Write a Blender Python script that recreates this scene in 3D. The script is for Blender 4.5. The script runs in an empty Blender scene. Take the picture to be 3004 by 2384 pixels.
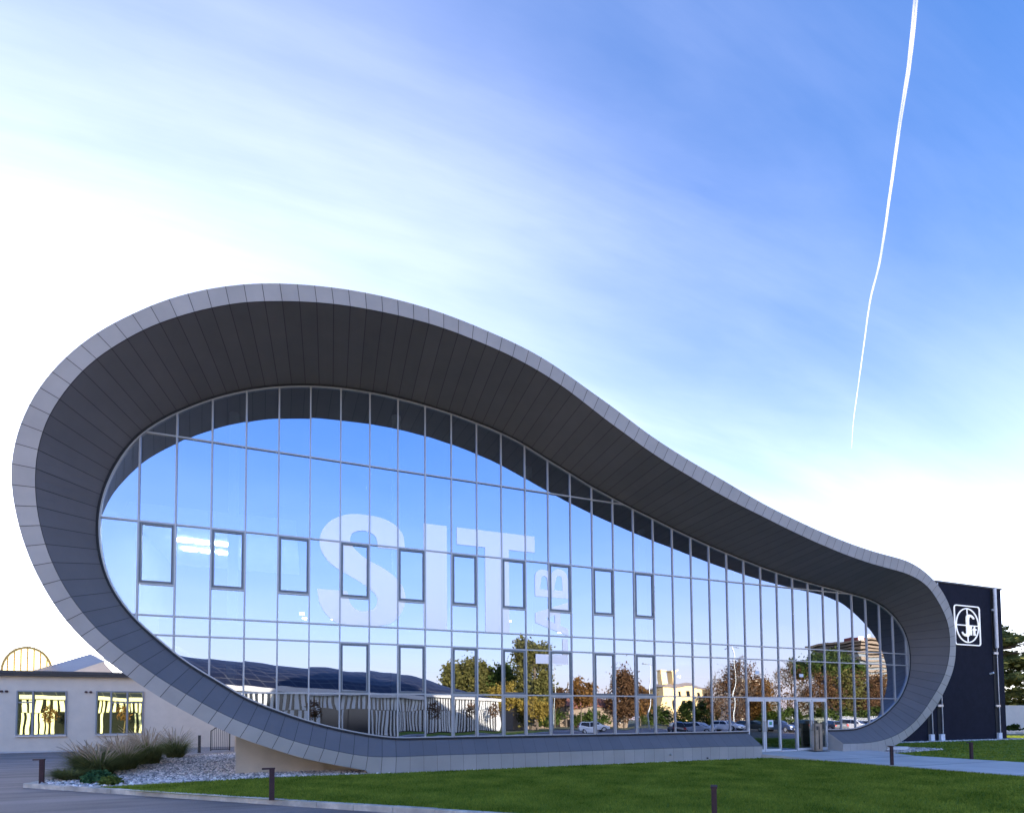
import bpy, math, random
import numpy as np
from mathutils import Vector, Matrix
random.seed(7); RNG=np.random.default_rng(11)
SC=bpy.context.scene; COL=SC.collection; R=math.radians; PI=math.pi

# ------------------------------------------------------------------ camera
EYE=1.82; CAMY=-19.3213
_f=(0.344533,0.937961,0.038890)
yaw,pit,rol=0.3520,0.0389,-0.0072
cam=bpy.data.cameras.new('camera'); camo=bpy.data.objects.new('camera',cam); COL.objects.link(camo)
fw=Vector((math.sin(yaw)*math.cos(pit),math.cos(yaw)*math.cos(pit),math.sin(pit)))
rt=Vector((math.cos(yaw),-math.sin(yaw),0)); up=rt.cross(fw)
r2=math.cos(rol)*rt+math.sin(rol)*up; u2=-math.sin(rol)*rt+math.cos(rol)*up
camo.matrix_world=Matrix(((r2.x,u2.x,-fw.x,0),(r2.y,u2.y,-fw.y,CAMY),(r2.z,u2.z,-fw.z,EYE),(0,0,0,1)))
cam.sensor_width=36; cam.lens=36*1562.6/3004; cam.shift_x=(1502-1488.19)/3004; cam.shift_y=(2046.77-1192)/3004
cam.clip_start=0.1; cam.clip_end=30000
SC.camera=camo

# ------------------------------------------------------------------ sky, sun, exposure
SUN_AZ=R(-5); SUN_EL=R(9)
SUNV=Vector((math.sin(SUN_AZ)*math.cos(SUN_EL),math.cos(SUN_AZ)*math.cos(SUN_EL),math.sin(SUN_EL)))
SC.view_settings.view_transform='Standard'; SC.view_settings.look='None'; SC.view_settings.gamma=1
SC.view_settings.exposure=3.02
SC.cycles.use_denoising=True
SC.cycles.max_bounces=8; SC.cycles.transparent_max_bounces=24; SC.cycles.glossy_bounces=4
w=bpy.data.worlds.new('World'); SC.world=w; w.use_nodes=True; nt=w.node_tree; nt.nodes.clear()
def N(nt,t,**k):
    n=nt.nodes.new(t)
    for a,b in k.items():
        if a=='inp':
            for i,v in b.items(): n.inputs[i].default_value=v
        else: setattr(n,a,b)
    return n
def mathn(nt,op,a,b=None,c=None,clamp=False):
    n=N(nt,'ShaderNodeMath',operation=op,use_clamp=clamp)
    for i,x in enumerate((a,b,c)):
        if x is None: continue
        if isinstance(x,(int,float)): n.inputs[i].default_value=x
        else: nt.links.new(x,n.inputs[i])
    return n.outputs[0]
L=nt.links.new
sky=N(nt,'ShaderNodeTexSky',sky_type='NISHITA',sun_disc=False,sun_elevation=SUN_EL,sun_rotation=SUN_AZ,altitude=50,air_density=1.0,dust_density=0.6,ozone_density=3.5)
bg=N(nt,'ShaderNodeBackground'); bg.inputs[1].default_value=0.10
hs=N(nt,'ShaderNodeHueSaturation'); hs.inputs['Saturation'].default_value=1.2; hs.inputs['Hue'].default_value=0.513; L(sky.outputs[0],hs.inputs['Color']); tint=N(nt,'ShaderNodeVectorMath',operation='MULTIPLY'); L(hs.outputs[0],tint.inputs[0]); tint.inputs[1].default_value=(1.03,0.985,0.97); SKYC=tint.outputs[0]
tc=N(nt,'ShaderNodeTexCoord'); nrm=N(nt,'ShaderNodeVectorMath',operation='NORMALIZE'); L(tc.outputs['Generated'],nrm.inputs[0])
def dotv(v):
    d=N(nt,'ShaderNodeVectorMath',operation='DOT_PRODUCT'); L(nrm.outputs[0],d.inputs[0]); d.inputs[1].default_value=v; return d.outputs['Value']
sep=N(nt,'ShaderNodeSeparateXYZ'); L(nrm.outputs[0],sep.inputs[0])
el=mathn(nt,'MAXIMUM',sep.outputs[2],0.0)
# thin high cloud: a sheet seen in perspective, direction / (elevation+k)
dv=mathn(nt,'ADD',el,0.22)
cx=mathn(nt,'DIVIDE',sep.outputs[0],dv); cy=mathn(nt,'DIVIDE',sep.outputs[1],dv)
cv=N(nt,'ShaderNodeCombineXYZ'); L(cx,cv.inputs[0]); L(cy,cv.inputs[1])
mp=N(nt,'ShaderNodeMapping'); mp.inputs['Rotation'].default_value=(0,0,R(38)); mp.inputs['Scale'].default_value=(0.55,1.5,1); L(cv.outputs[0],mp.inputs[0])
n1=N(nt,'ShaderNodeTexNoise',inp={'Scale':1.25,'Detail':7.0,'Roughness':0.52,'Distortion':0.35}); L(mp.outputs[0],n1.inputs['Vector'])
mp2=N(nt,'ShaderNodeMapping'); mp2.inputs['Rotation'].default_value=(0,0,R(52)); mp2.inputs['Scale'].default_value=(0.35,2.6,1); mp2.inputs['Location'].default_value=(3.1,1.7,0); L(cv.outputs[0],mp2.inputs[0])
n2=N(nt,'ShaderNodeTexNoise',inp={'Scale':1.6,'Detail':9.0,'Roughness':0.6,'Distortion':0.6}); L(mp2.outputs[0],n2.inputs['Vector'])
cl=mathn(nt,'ADD',mathn(nt,'MULTIPLY',n1.outputs[0],0.6),mathn(nt,'MULTIPLY',n2.outputs[0],0.4))
mr=N(nt,'ShaderNodeMapRange',interpolation_type='SMOOTHSTEP',inp={'From Min':0.36,'From Max':0.74}); L(cl,mr.inputs[0]); cloud=mr.outputs[0]
sd=mathn(nt,'MAXIMUM',dotv(SUNV),0.0)
g1=mathn(nt,'POWER',sd,5.0); g2=mathn(nt,'POWER',sd,40.0)
# haze: thick towards the sun, thin and slightly pink away from it
hd=dotv(Vector((math.sin(SUN_AZ),math.cos(SUN_AZ),0)))
ms=N(nt,'ShaderNodeMapRange',interpolation_type='SMOOTHSTEP',inp={'From Min':-0.45,'From Max':0.75}); L(hd,ms.inputs[0]); side=ms.outputs[0]
om=mathn(nt,'SUBTRACT',1.0,el)
h1=mathn(nt,'MULTIPLY',mathn(nt,'POWER',om,5.0),mathn(nt,'MULTIPLY',side,0.72))
h1=mathn(nt,'MULTIPLY',h1,mathn(nt,'MULTIPLY_ADD',cloud,0.15,0.92))
fa_=mathn(nt,'MULTIPLY',mathn(nt,'POWER',om,3.6),mathn(nt,'SUBTRACT',1.0,side))
mxs=N(nt,'ShaderNodeMix',data_type='RGBA'); L(fa_,mxs.inputs[0]); L(SKYC,mxs.inputs[6]); mxs.inputs[7].default_value=(2.8,2.1,2.0,1); dim=N(nt,'ShaderNodeVectorMath',operation='SCALE'); L(mxs.outputs[2],dim.inputs[0]); L(mathn(nt,'MULTIPLY_ADD',side,-0.53,1.0),dim.inputs['Scale']); L(dim.outputs[0],bg.inputs[0])
t=mathn(nt,'MULTIPLY',g1,mathn(nt,'MULTIPLY_ADD',cloud,0.12,0.15))
t=mathn(nt,'ADD',t,mathn(nt,'MULTIPLY',g2,0.9))
t=mathn(nt,'ADD',t,h1)
t=mathn(nt,'ADD',t,mathn(nt,'MULTIPLY',cloud,mathn(nt,'MULTIPLY_ADD',side,0.02,0.012)))
bg2=N(nt,'ShaderNodeBackground'); bg2.inputs[0].default_value=(1.0,0.94,0.99,1); L(t,bg2.inputs[1])
ad=N(nt,'ShaderNodeAddShader'); L(bg.outputs[0],ad.inputs[0]); L(bg2.outputs[0],ad.inputs[1])
wo=N(nt,'ShaderNodeOutputWorld'); L(ad.outputs[0],wo.inputs[0])
sl=bpy.data.lights.new('sun','SUN'); sl.energy=3.2; sl.angle=R(0.5); sl.color=(1.0,0.80,0.56)
so=bpy.data.objects.new('sun',sl); COL.objects.link(so); so.location=SUNV*200; so.rotation_euler=SUNV.to_track_quat('Z','Y').to_euler()


# ------------------------------------------------------------------ helpers
class MB:
    def __init__(s): s.v=[]; s.f=[]; s.m=[]
    def add(s,vs,fs,mi=0):
        o=len(s.v); s.v.extend([tuple(p) for p in vs]); s.f.extend([tuple(i+o for i in f) for f in fs]); s.m.extend([mi]*len(fs)); return s
    def box(s,x0,x1,y0,y1,z0,z1,mi=0):
        v=[(x0,y0,z0),(x1,y0,z0),(x1,y1,z0),(x0,y1,z0),(x0,y0,z1),(x1,y0,z1),(x1,y1,z1),(x0,y1,z1)]
        return s.add(v,[(3,2,1,0),(4,5,6,7),(0,1,5,4),(1,2,6,5),(2,3,7,6),(3,0,4,7)],mi)
    def obox(s,c,ax,ay,hx,hy,z0,z1,mi=0):
        # box with horizontal axes ax, ay (2D unit), centre c
        P=[]
        for z in (z0,z1):
            for a,b in ((-1,-1),(1,-1),(1,1),(-1,1)):
                P.append((c[0]+ax[0]*hx*a+ay[0]*hy*b,c[1]+ax[1]*hx*a+ay[1]*hy*b,z))
        return s.add(P,[(3,2,1,0),(4,5,6,7),(0,1,5,4),(1,2,6,5),(2,3,7,6),(3,0,4,7)],mi)
    def tube(s,pts,rad,n=8,mi=0,cap=True):
        pts=[Vector(p) for p in pts]; rad=rad if hasattr(rad,'__len__') else [rad]*len(pts)
        o=len(s.v); prev=None
        for i,p in enumerate(pts):
            d=(pts[min(i+1,len(pts)-1)]-pts[max(i-1,0)]).normalized()
            a=d.cross(Vector((0,0,1)) if abs(d.z)<.9 else Vector((1,0,0))).normalized() if prev is None else (prev-d*prev.dot(d)).normalized()
            prev=a; b=d.cross(a)
            for k in range(n):
                t=2*PI*k/n; s.v.append(tuple(p+(a*math.cos(t)+b*math.sin(t))*rad[i]))
        for i in range(len(pts)-1):
            for k in range(n):
                a=o+i*n+k; b=o+i*n+(k+1)%n; s.f.append((a,b,b+n,a+n)); s.m.append(mi)
        if cap:
            s.f.append(tuple(o+k for k in range(n))[::-1]); s.m.append(mi)
            s.f.append(tuple(o+(len(pts)-1)*n+k for k in range(n))); s.m.append(mi)
        return s
    def prism(s,poly,y0,y1,mi=0):
        # xz outline extruded along y
        n=len(poly); v=[(x,y0,z) for x,z in poly]+[(x,y1,z) for x,z in poly]
        f=[tuple(range(n)),tuple(range(2*n-1,n-1,-1))]+[(i,i+n,(i+1)%n+n,(i+1)%n) for i in range(n)]
        return s.add(v,f,mi)
    def build(s,name,mats,parent=None,smooth=False,fixn=False):
        me=bpy.data.meshes.new(name); me.from_pydata(s.v,[],s.f)
        mats=mats if isinstance(mats,(list,tuple)) else [mats]
        for m in mats: me.materials.append(m)
        if len(mats)>1: me.polygons.foreach_set('material_index',s.m)
        if smooth: me.polygons.foreach_set('use_smooth',[True]*len(me.polygons))
        if fixn:
            import bmesh
            b=bmesh.new(); b.from_mesh(me); bmesh.ops.recalc_face_normals(b,faces=b.faces); b.to_mesh(me); b.free()
        me.update(); o=bpy.data.objects.new(name,me); COL.objects.link(o)
        if parent is not None: o.parent=parent
        return o
def tag(o,label=None,cat=None,group=None,kind=None):
    if label: o['label']=label
    if cat: o['category']=cat
    if group: o['group']=group
    if kind: o['kind']=kind
    return o
def empty(name,loc=(0,0,0),rz=0):
    o=bpy.data.objects.new(name,None); COL.objects.link(o); o.location=loc; o.rotation_euler=(0,0,rz); o.empty_display_size=.3; return o
def copy_tree(o,parent=None):
    c=o.copy(); COL.objects.link(c)
    if parent is not None: c.parent=parent
    for ch in [x for x in bpy.data.objects if x.parent==o]: copy_tree(ch,c)
    return c
def np_mesh(name,V,F,mat,parent=None,smooth=False):
    # V (n,3), F (m,k) equal-sided faces
    me=bpy.data.meshes.new(name); m,k=F.shape
    me.vertices.add(len(V)); me.vertices.foreach_set('co',V.astype(np.float32).ravel())
    me.loops.add(m*k); me.loops.foreach_set('vertex_index',F.astype(np.int32).ravel())
    me.polygons.add(m); me.polygons.foreach_set('loop_start',np.arange(0,m*k,k,dtype=np.int32))
    me.materials.append(mat); me.update(calc_edges=True); me.validate()
    o=bpy.data.objects.new(name,me); COL.objects.link(o)
    if parent is not None: o.parent=parent
    return o

# ------------------------------------------------------------------ materials
def mat(name,col,rough=.6,metal=0,noise=None,bump=None,spec=.5,coat=0,vary=None,emit=None):
    m=bpy.data.materials.new(name); m.use_nodes=True; t=m.node_tree; b=t.nodes['Principled BSDF']
    b.inputs['Base Color'].default_value=(*col,1); b.inputs['Roughness'].default_value=rough; b.inputs['Metallic'].default_value=metal
    b.inputs['Specular IOR Level'].default_value=spec; b.inputs['Coat Weight'].default_value=coat
    if noise or bump:
        tc=N(t,'ShaderNodeTexCoord')
    if noise:
        # noise=(scale, amount, detail)
        n=N(t,'ShaderNodeTexNoise',inp={'Scale':noise[0],'Detail':noise[2] if len(noise)>2 else 6.0,'Roughness':.62}); t.links.new(tc.outputs['Object'],n.inputs['Vector'])
        r=N(t,'ShaderNodeMapRange',inp={'From Min':.28,'From Max':.72,'To Min':1-noise[1],'To Max':1+noise[1]}); t.links.new(n.outputs[0],r.inputs[0])
        mx=N(t,'ShaderNodeVectorMath',operation='SCALE'); mx.inputs[0].default_value=col; t.links.new(r.outputs[0],mx.inputs['Scale'])
        last=mx.outputs[0]
        if vary:
            # vary=(colour2, scale)
            n2=N(t,'ShaderNodeTexNoise',inp={'Scale':vary[1],'Detail':5.0}); t.links.new(tc.outputs['Object'],n2.inputs['Vector'])
            r2_=N(t,'ShaderNodeMapRange',inp={'From Min':.42,'From Max':.62}); t.links.new(n2.outputs[0],r2_.inputs[0])
            mm=N(t,'ShaderNodeMix',data_type='RGBA'); t.links.new(r2_.outputs[0],mm.inputs[0]); t.links.new(last,mm.inputs[6]); mm.inputs[7].default_value=(*vary[0],1); last=mm.outputs[2]
        t.links.new(last,b.inputs['Base Color'])
    if bump:
        n=N(t,'ShaderNodeTexNoise',inp={'Scale':bump[0],'Detail':5.0}); t.links.new(tc.outputs['Object'],n.inputs['Vector'])
        bp=N(t,'ShaderNodeBump',inp={'Strength':bump[1],'Distance':bump[2] if len(bump)>2 else .02}); t.links.new(n.outputs[0],bp.inputs['Height']); t.links.new(bp.outputs[0],b.inputs['Normal'])
    if emit: b.inputs['Emission Color'].default_value=(*emit[0],1); b.inputs['Emission Strength'].default_value=emit[1]
    return m
def island_vary(m,amt,hue=0.0):
    # brightness variation per loose piece
    t=m.node_tree; b=t.nodes['Principled BSDF']; g=N(t,'ShaderNodeNewGeometry')
    lk=b.inputs['Base Color'].links
    hsv=N(t,'ShaderNodeHueSaturation')
    if lk: src=lk[0].from_socket; t.links.new(src,hsv.inputs['Color'])
    else: hsv.inputs['Color'].default_value=b.inputs['Base Color'].default_value
    r=N(t,'ShaderNodeMapRange',inp={'To Min':1-amt,'To Max':1+amt}); t.links.new(g.outputs['Random Per Island'],r.inputs[0]); t.links.new(r.outputs[0],hsv.inputs['Value'])
    if hue:
        r2_=N(t,'ShaderNodeMapRange',inp={'To Min':.5-hue,'To Max':.5+hue})
        ml=mathn(t,'FRACT',mathn(t,'MULTIPLY',g.outputs['Random Per Island'],17.31)); t.links.new(ml,r2_.inputs[0]); t.links.new(r2_.outputs[0],hsv.inputs['Hue'])
    t.links.new(hsv.outputs[0],b.inputs['Base Color']); return m
M={}
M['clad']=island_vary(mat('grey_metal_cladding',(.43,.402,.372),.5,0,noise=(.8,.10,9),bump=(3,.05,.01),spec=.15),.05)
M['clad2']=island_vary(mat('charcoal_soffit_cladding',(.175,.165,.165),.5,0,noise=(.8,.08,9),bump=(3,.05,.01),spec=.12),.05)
M['seam']=mat('dark_panel_joint',(.065,.06,.06),.8)
M['alu']=mat('pale_aluminium',(.42,.42,.42),.38,.3,noise=(14,.05))
M['sash']=mat('grey_sash_metal',(.20,.22,.235),.42,.3,noise=(14,.06))
M['doorframe']=mat('light_door_aluminium',(.66,.66,.66),.35,.25,noise=(14,.05))
M['gasket']=mat('black_rubber',(.012,.013,.016),.6)
M['film']=mat('frosted_vinyl_film',(.72,.70,.70),.45,0,spec=.3)
ft=M['film'].node_tree; fg=N(ft,'ShaderNodeBsdfGlossy',inp={'Roughness':.35}); fg.inputs['Color'].default_value=(.84,.80,.80,1); fm=N(ft,'ShaderNodeMixShader'); fm.inputs[0].default_value=.55; ft.links.new(ft.nodes['Principled BSDF'].outputs[0],fm.inputs[1]); ft.links.new(fg.outputs[0],fm.inputs[2]); ft.links.new(fm.outputs[0],ft.nodes['Material Output'].inputs[0])
M['skin']=mat('dark_roof_skin',(.09,.09,.10),.7)
M['inner']=mat('pale_interior_plaster',(.75,.75,.75),.8,noise=(2,.05))
M['innerdark']=mat('dark_interior',(.16,.165,.17),.8)
M['lampglow']=mat('ceiling_lamp_diffuser',(1,1,1),.5,emit=((.95,.98,1),13.0))
M['render']=mat('beige_render',(.66,.58,.48),.9,noise=(1.1,.07,8),bump=(60,.25,.01))
M['render2']=mat('cream_render',(.62,.52,.40),.9,noise=(1.6,.08,8),bump=(50,.25,.01))
M['plinth']=mat('pale_plinth',(.5,.48,.46),.8,noise=(5,.1))
M['fascia_dark']=mat('dark_eaves_metal',(.035,.035,.04),.5,noise=(3,.2))
M['winframe']=mat('grey_window_frame',(.24,.25,.27),.5)
M['black']=mat('navy_black_render',(.012,.013,.024),.85,noise=(2.2,.22,9),bump=(40,.35,.01),spec=.15)
M['pipe']=mat('galvanised_pipe',(.55,.55,.56),.4,.5,noise=(6,.15))
M['pipedark']=mat('dark_recess',(.012,.010,.010),.8)
M['sign']=mat('white_sign_letters',(.85,.85,.88),.5,emit=((1,1,1),.07))
M['corten']=mat('rust_brown_steel',(.055,.022,.022),.75,noise=(18,.35,8),bump=(60,.2,.005))
M['brownwall']=mat('brown_shaded_render',(.20,.15,.11),.9,noise=(2,.2))
M['steel']=mat('brushed_bronze_steel',(.30,.25,.19),.42,.45,noise=(3,.25))
M['conc']=mat('kerb_concrete',(.62,.55,.46),.9,noise=(4,.22,9),vary=((.38,.34,.29),1.4),bump=(60,.4,.01))
M['path']=mat('pale_concrete_path',(.60,.54,.49),.85,noise=(1.3,.10,9),vary=((.52,.47,.43),.5),bump=(50,.25,.01))
M['white']=mat('white_paint',(.75,.76,.78),.6)
M['roofmetal']=mat('corrugated_grey_roof',(.26,.27,.30),.45,.3)
M['yellowglass']=mat('cream_polycarbonate',(.85,.76,.50),.5)
M['vaultrib']=mat('ochre_rib_metal',(.45,.30,.08),.6)
def glass_mat(name,refl,fac,tint,wob=0.02,scale=.55):
    m=bpy.data.materials.new(name); m.use_nodes=True; t=m.node_tree; t.nodes.clear()
    g=N(t,'ShaderNodeBsdfGlossy',inp={'Roughness':0.0}); g.inputs['Color'].default_value=(*refl,1)
    tr=N(t,'ShaderNodeBsdfTransparent'); tr.inputs[0].default_value=(*tint,1)
    mx=N(t,'ShaderNodeMixShader'); o=N(t,'ShaderNodeOutputMaterial')
    lw=N(t,'ShaderNodeLayerWeight',inp={'Blend':.25}); f=mathn(t,'MULTIPLY_ADD',lw.outputs['Facing'],(1-fac)*.6,fac,True); t.links.new(f,mx.inputs[0])
    t.links.new(tr.outputs[0],mx.inputs[1]); t.links.new(g.outputs[0],mx.inputs[2]); t.links.new(mx.outputs[0],o.inputs[0])
    # roller-wave distortion, different in every pane
    tc=N(t,'ShaderNodeTexCoord'); ge=N(t,'ShaderNodeNewGeometry')
    n=N(t,'ShaderNodeTexNoise',noise_dimensions='4D',inp={'Scale':scale,'Detail':1.2}); t.links.new(tc.outputs['Object'],n.inputs['Vector'])
    oi=N(t,'ShaderNodeObjectInfo'); t.links.new(mathn(t,'MULTIPLY',mathn(t,'ADD',ge.outputs['Random Per Island'],oi.outputs['Random']),50.0),n.inputs['W'])
    b=N(t,'ShaderNodeBump',inp={'Strength':1.0,'Distance':wob}); t.links.new(n.outputs[0],b.inputs['Height']); t.links.new(b.outputs[0],g.inputs['Normal'])
    return m
M['glass']=glass_mat('blue_mirror_glass',(.45,.525,.675),.74,(.50,.60,.60),.009)
M['winglass']=glass_mat('yellow_tinted_glass',(.72,.82,.46),.80,(.3,.35,.25),.0045)
M['doorglass']=glass_mat('dark_door_glass',(.42,.50,.50),.42,(.45,.58,.52),.004)
M['darkglass']=mat('dark_window_glass',(.012,.014,.018),.12,spec=.6)
def leaf_mat(name,c1,c2,trans=.35):
    m=bpy.data.materials.new(name); m.use_nodes=True; t=m.node_tree; t.nodes.clear()
    g=N(t,'ShaderNodeNewGeometry'); cr=N(t,'ShaderNodeValToRGB'); cr.color_ramp.elements[0].color=(*c1,1); cr.color_ramp.elements[1].color=(*c2,1)
    tc=N(t,'ShaderNodeTexCoord'); n=N(t,'ShaderNodeTexNoise',inp={'Scale':.8,'Detail':3.0}); t.links.new(tc.outputs['Object'],n.inputs['Vector'])
    t.links.new(mathn(t,'ADD',mathn(t,'MULTIPLY',g.outputs['Random Per Island'],.55),mathn(t,'MULTIPLY_ADD',n.outputs[0],1.4,-.45)),cr.inputs[0])
    d=N(t,'ShaderNodeBsdfDiffuse'); tl=N(t,'ShaderNodeBsdfTranslucent'); mx=N(t,'ShaderNodeMixShader'); mx.inputs[0].default_value=trans; o=N(t,'ShaderNodeOutputMaterial')
    t.links.new(cr.outputs[0],d.inputs[0]); t.links.new(cr.outputs[0],tl.inputs[0]); t.links.new(d.outputs[0],mx.inputs[1]); t.links.new(tl.outputs[0],mx.inputs[2]); t.links.new(mx.outputs[0],o.inputs[0])
    return m
M['bark']=mat('grey_brown_bark',(.10,.075,.055),.9,noise=(6,.3))
M['lf_green']=leaf_mat('dark_green_foliage',(.022,.045,.012),(.085,.11,.028))
M['lf_olive']=leaf_mat('olive_foliage',(.05,.06,.018),(.17,.15,.05))
M['lf_orange']=leaf_mat('orange_autumn_leaves',(.09,.045,.018),(.26,.14,.045),.4)
M['lf_brown']=leaf_mat('brown_autumn_leaves',(.06,.034,.02),(.16,.088,.045),.35)
M['lf_yellow']=leaf_mat('yellow_autumn_leaves',(.14,.10,.02),(.34,.25,.06),.4)
M['lf_cedar']=leaf_mat('cedar_needles',(.05,.075,.02),(.30,.30,.10),.4)
M['gr_green']=leaf_mat('ornamental_grass_blades',(.07,.095,.025),(.30,.31,.12),.4)
M['gr_plume']=leaf_mat('ornamental_grass_plumes',(.26,.19,.14),(.66,.56,.42),.5)
M['lf_shrub']=leaf_mat('glossy_low_foliage',(.03,.085,.04),(.11,.22,.09),.25)
M['lf_shrub2']=leaf_mat('lime_low_foliage',(.06,.10,.02),(.22,.26,.06),.3)

# lawn: base sheet and blades
def lawn_base():
    m=bpy.data.materials.new('mown_lawn'); m.use_nodes=True; t=m.node_tree; b=t.nodes['Principled BSDF']; b.inputs['Roughness'].default_value=1; b.inputs['Specular IOR Level'].default_value=.1
    tc=N(t,'ShaderNodeTexCoord')
    a=N(t,'ShaderNodeTexNoise',inp={'Scale':.45,'Detail':8.0,'Roughness':.7}); t.links.new(tc.outputs['Object'],a.inputs['Vector'])
    c=N(t,'ShaderNodeTexNoise',inp={'Scale':26.0,'Detail':4.0,'Roughness':.8}); t.links.new(tc.outputs['Object'],c.inputs['Vector'])
    s=mathn(t,'ADD',mathn(t,'MULTIPLY',a.outputs[0],.5),mathn(t,'MULTIPLY',c.outputs[0],.5))
    r=N(t,'ShaderNodeValToRGB'); r.color_ramp.elements[0].position=.33; r.color_ramp.elements[1].position=.66
    r.color_ramp.elements[0].color=(.06,.11,.011,1); r.color_ramp.elements[1].color=(.25,.32,.045,1); t.links.new(s,r.inputs[0]); t.links.new(r.outputs[0],b.inputs['Base Color'])
    bp=N(t,'ShaderNodeBump',inp={'Strength':.8,'Distance':.03}); t.links.new(c.outputs[0],bp.inputs['Height']); t.links.new(bp.outputs[0],b.inputs['Normal'])
    return m
M['lawn']=lawn_base(); M['blade']=leaf_mat('lawn_grass_blades',(.07,.12,.011),(.34,.40,.06),.3)
def asphalt():
    m=mat('worn_asphalt',(.235,.185,.165),.9,noise=(.35,.16,10),bump=(90,.5,.008)); t=m.node_tree; b=t.nodes['Principled BSDF']
    tc=N(t,'ShaderNodeTexCoord'); mp=N(t,'ShaderNodeMapping'); mp.inputs['Rotation'].default_value=(0,0,R(-41)); mp.inputs['Scale'].default_value=(.12,1.1,1); t.links.new(tc.outputs['Object'],mp.inputs[0])
    n=N(t,'ShaderNodeTexNoise',inp={'Scale':1.2,'Detail':6.0}); t.links.new(mp.outputs[0],n.inputs['Vector'])
    r=N(t,'ShaderNodeMapRange',inp={'From Min':.35,'From Max':.65,'To Min':.74,'To Max':1.26}); t.links.new(n.outputs[0],r.inputs[0])
    f=N(t,'ShaderNodeTexNoise',inp={'Scale':70.0,'Detail':3.0}); t.links.new(tc.outputs['Object'],f.inputs['Vector'])
    r2_=N(t,'ShaderNodeMapRange',inp={'From Min':.3,'From Max':.7,'To Min':.8,'To Max':1.2}); t.links.new(f.outputs[0],r2_.inputs[0])
    src=b.inputs['Base Color'].links[0].from_socket; sc=N(t,'ShaderNodeVectorMath',operation='SCALE'); t.links.new(src,sc.inputs[0]); t.links.new(mathn(t,'MULTIPLY',r.outputs[0],r2_.outputs[0]),sc.inputs['Scale']); t.links.new(sc.outputs[0],b.inputs['Base Color'])
    return m
M['asphalt']=asphalt()
M['field']=mat('dry_grass_field',(.07,.085,.035),1,noise=(.05,.3,8))
M['gravelbase']=mat('gravel_bed',(.38,.32,.28),.95,noise=(14,.5,8),bump=(25,1,.03))
M['stone']=island_vary(mat('pale_gravel_stone',(.70,.61,.55),.85),.62,.02)

# ------------------------------------------------------------------ ground
def sheet(name,poly,z,m,kind='structure'):
    b=MB(); b.add([(x,y,z) for x,y in poly],[tuple(range(len(poly)))]); o=b.build(name,m)
    if o.data.polygons[0].normal.z<0: o.data.flip_normals()
    return tag(o,kind=kind)
sheet('ground',[(-3000,-3000),(3000,-3000),(3000,3000),(-3000,3000)],-.16,M['field'])
sheet('road',[(-80,-60),(75,-60),(110,-45),(110,-14.5),(60,-14.5),(60,14),(52,40),(-80,40)],-.12,M['asphalt'])
KD=np.array([.783,-.622])
KA=np.array([-8.06,.63]); KB=np.array([12.0,-17.3])
# raised bed slab: lawn level is 0; a solid apron of earth under it with vertical sides is the kerb
LAWN=[(-5.67,-1.38),(-4.4,-.92),(-2.85,-.93),(-1.31,-.62),(1.04,-.78),(2.38,-.86),(18.6,-.90),(19.75,-1.2),(19.75,-16.5),(11.6,-16.5),(3.1,-9.25),(-1.2,-5.55),(-4.1,-3.0)]
sheet('lawn',LAWN,0.0,M['lawn'])
LAWN2=[(25.3,-16.5),(25.3,-1.4),(26.1,-1.3),(32.1,-.35),(38,-.6),(58,-1),(58,9.5),(52,9.5),(52,5.2),(37,5.2),(33,4.5),(32.4,2.6),(31,.8),(48,-3),(58,-16.5)]
LAWN2=[(25.3,-16.5),(25.3,-1.45),(26.1,-1.4),(32.1,-.35),(32.36,2.45),(30.2,2.0),(30.2,5.5),(49.5,5.5),(53.2,5.2),(53.2,12),(60,11),(60,-16.5)]
sheet('lawn_beyond_path',LAWN2,0.0,M['lawn'])
sheet('bed_fill',[(-8.0,.66),(-7.4,40),(8,40),(45,40),(45,-2),(19,-2),(2,-2),(-4.6,-2.3)],-.02,M['gravelbase'])
# path: level landing at the doors, then a gentle fall
pb=MB()
pl=[(18.95,.3),(25.6,.3),(19.0,-1.0),(25.6,-1.3),(19.75,-3.2),(25.3,-3.2),(19.75,-16.5),(25.3,-16.5)]; zz=[.19,.19,.15,.15,.05,.05,.02,.02]
pb.add([(x,y,z) for (x,y),z in zip(pl,zz)]+[(x,y,-.1) for x,y in pl],[(0,2,3,1),(2,4,5,3),(4,6,7,5),(0,8,10,2),(2,10,12,4),(4,12,14,6),(1,3,11,9),(3,5,13,11),(5,7,15,13),(6,14,15,7)])
tag(pb.build('path',M['path']),kind='structure')
pj=MB()
for yy in (-3.2,-6.4,-9.6,-12.8):
    zt=.054 if yy>-3.3 else .05+(.02-.05)*(-3.2-yy)/13.3+.004
    pj.box(19.78,25.27,yy-.012,yy+.012,zt-.01,zt)
tag(pj.build('path_joint',M['seam']),kind='structure')

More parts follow.
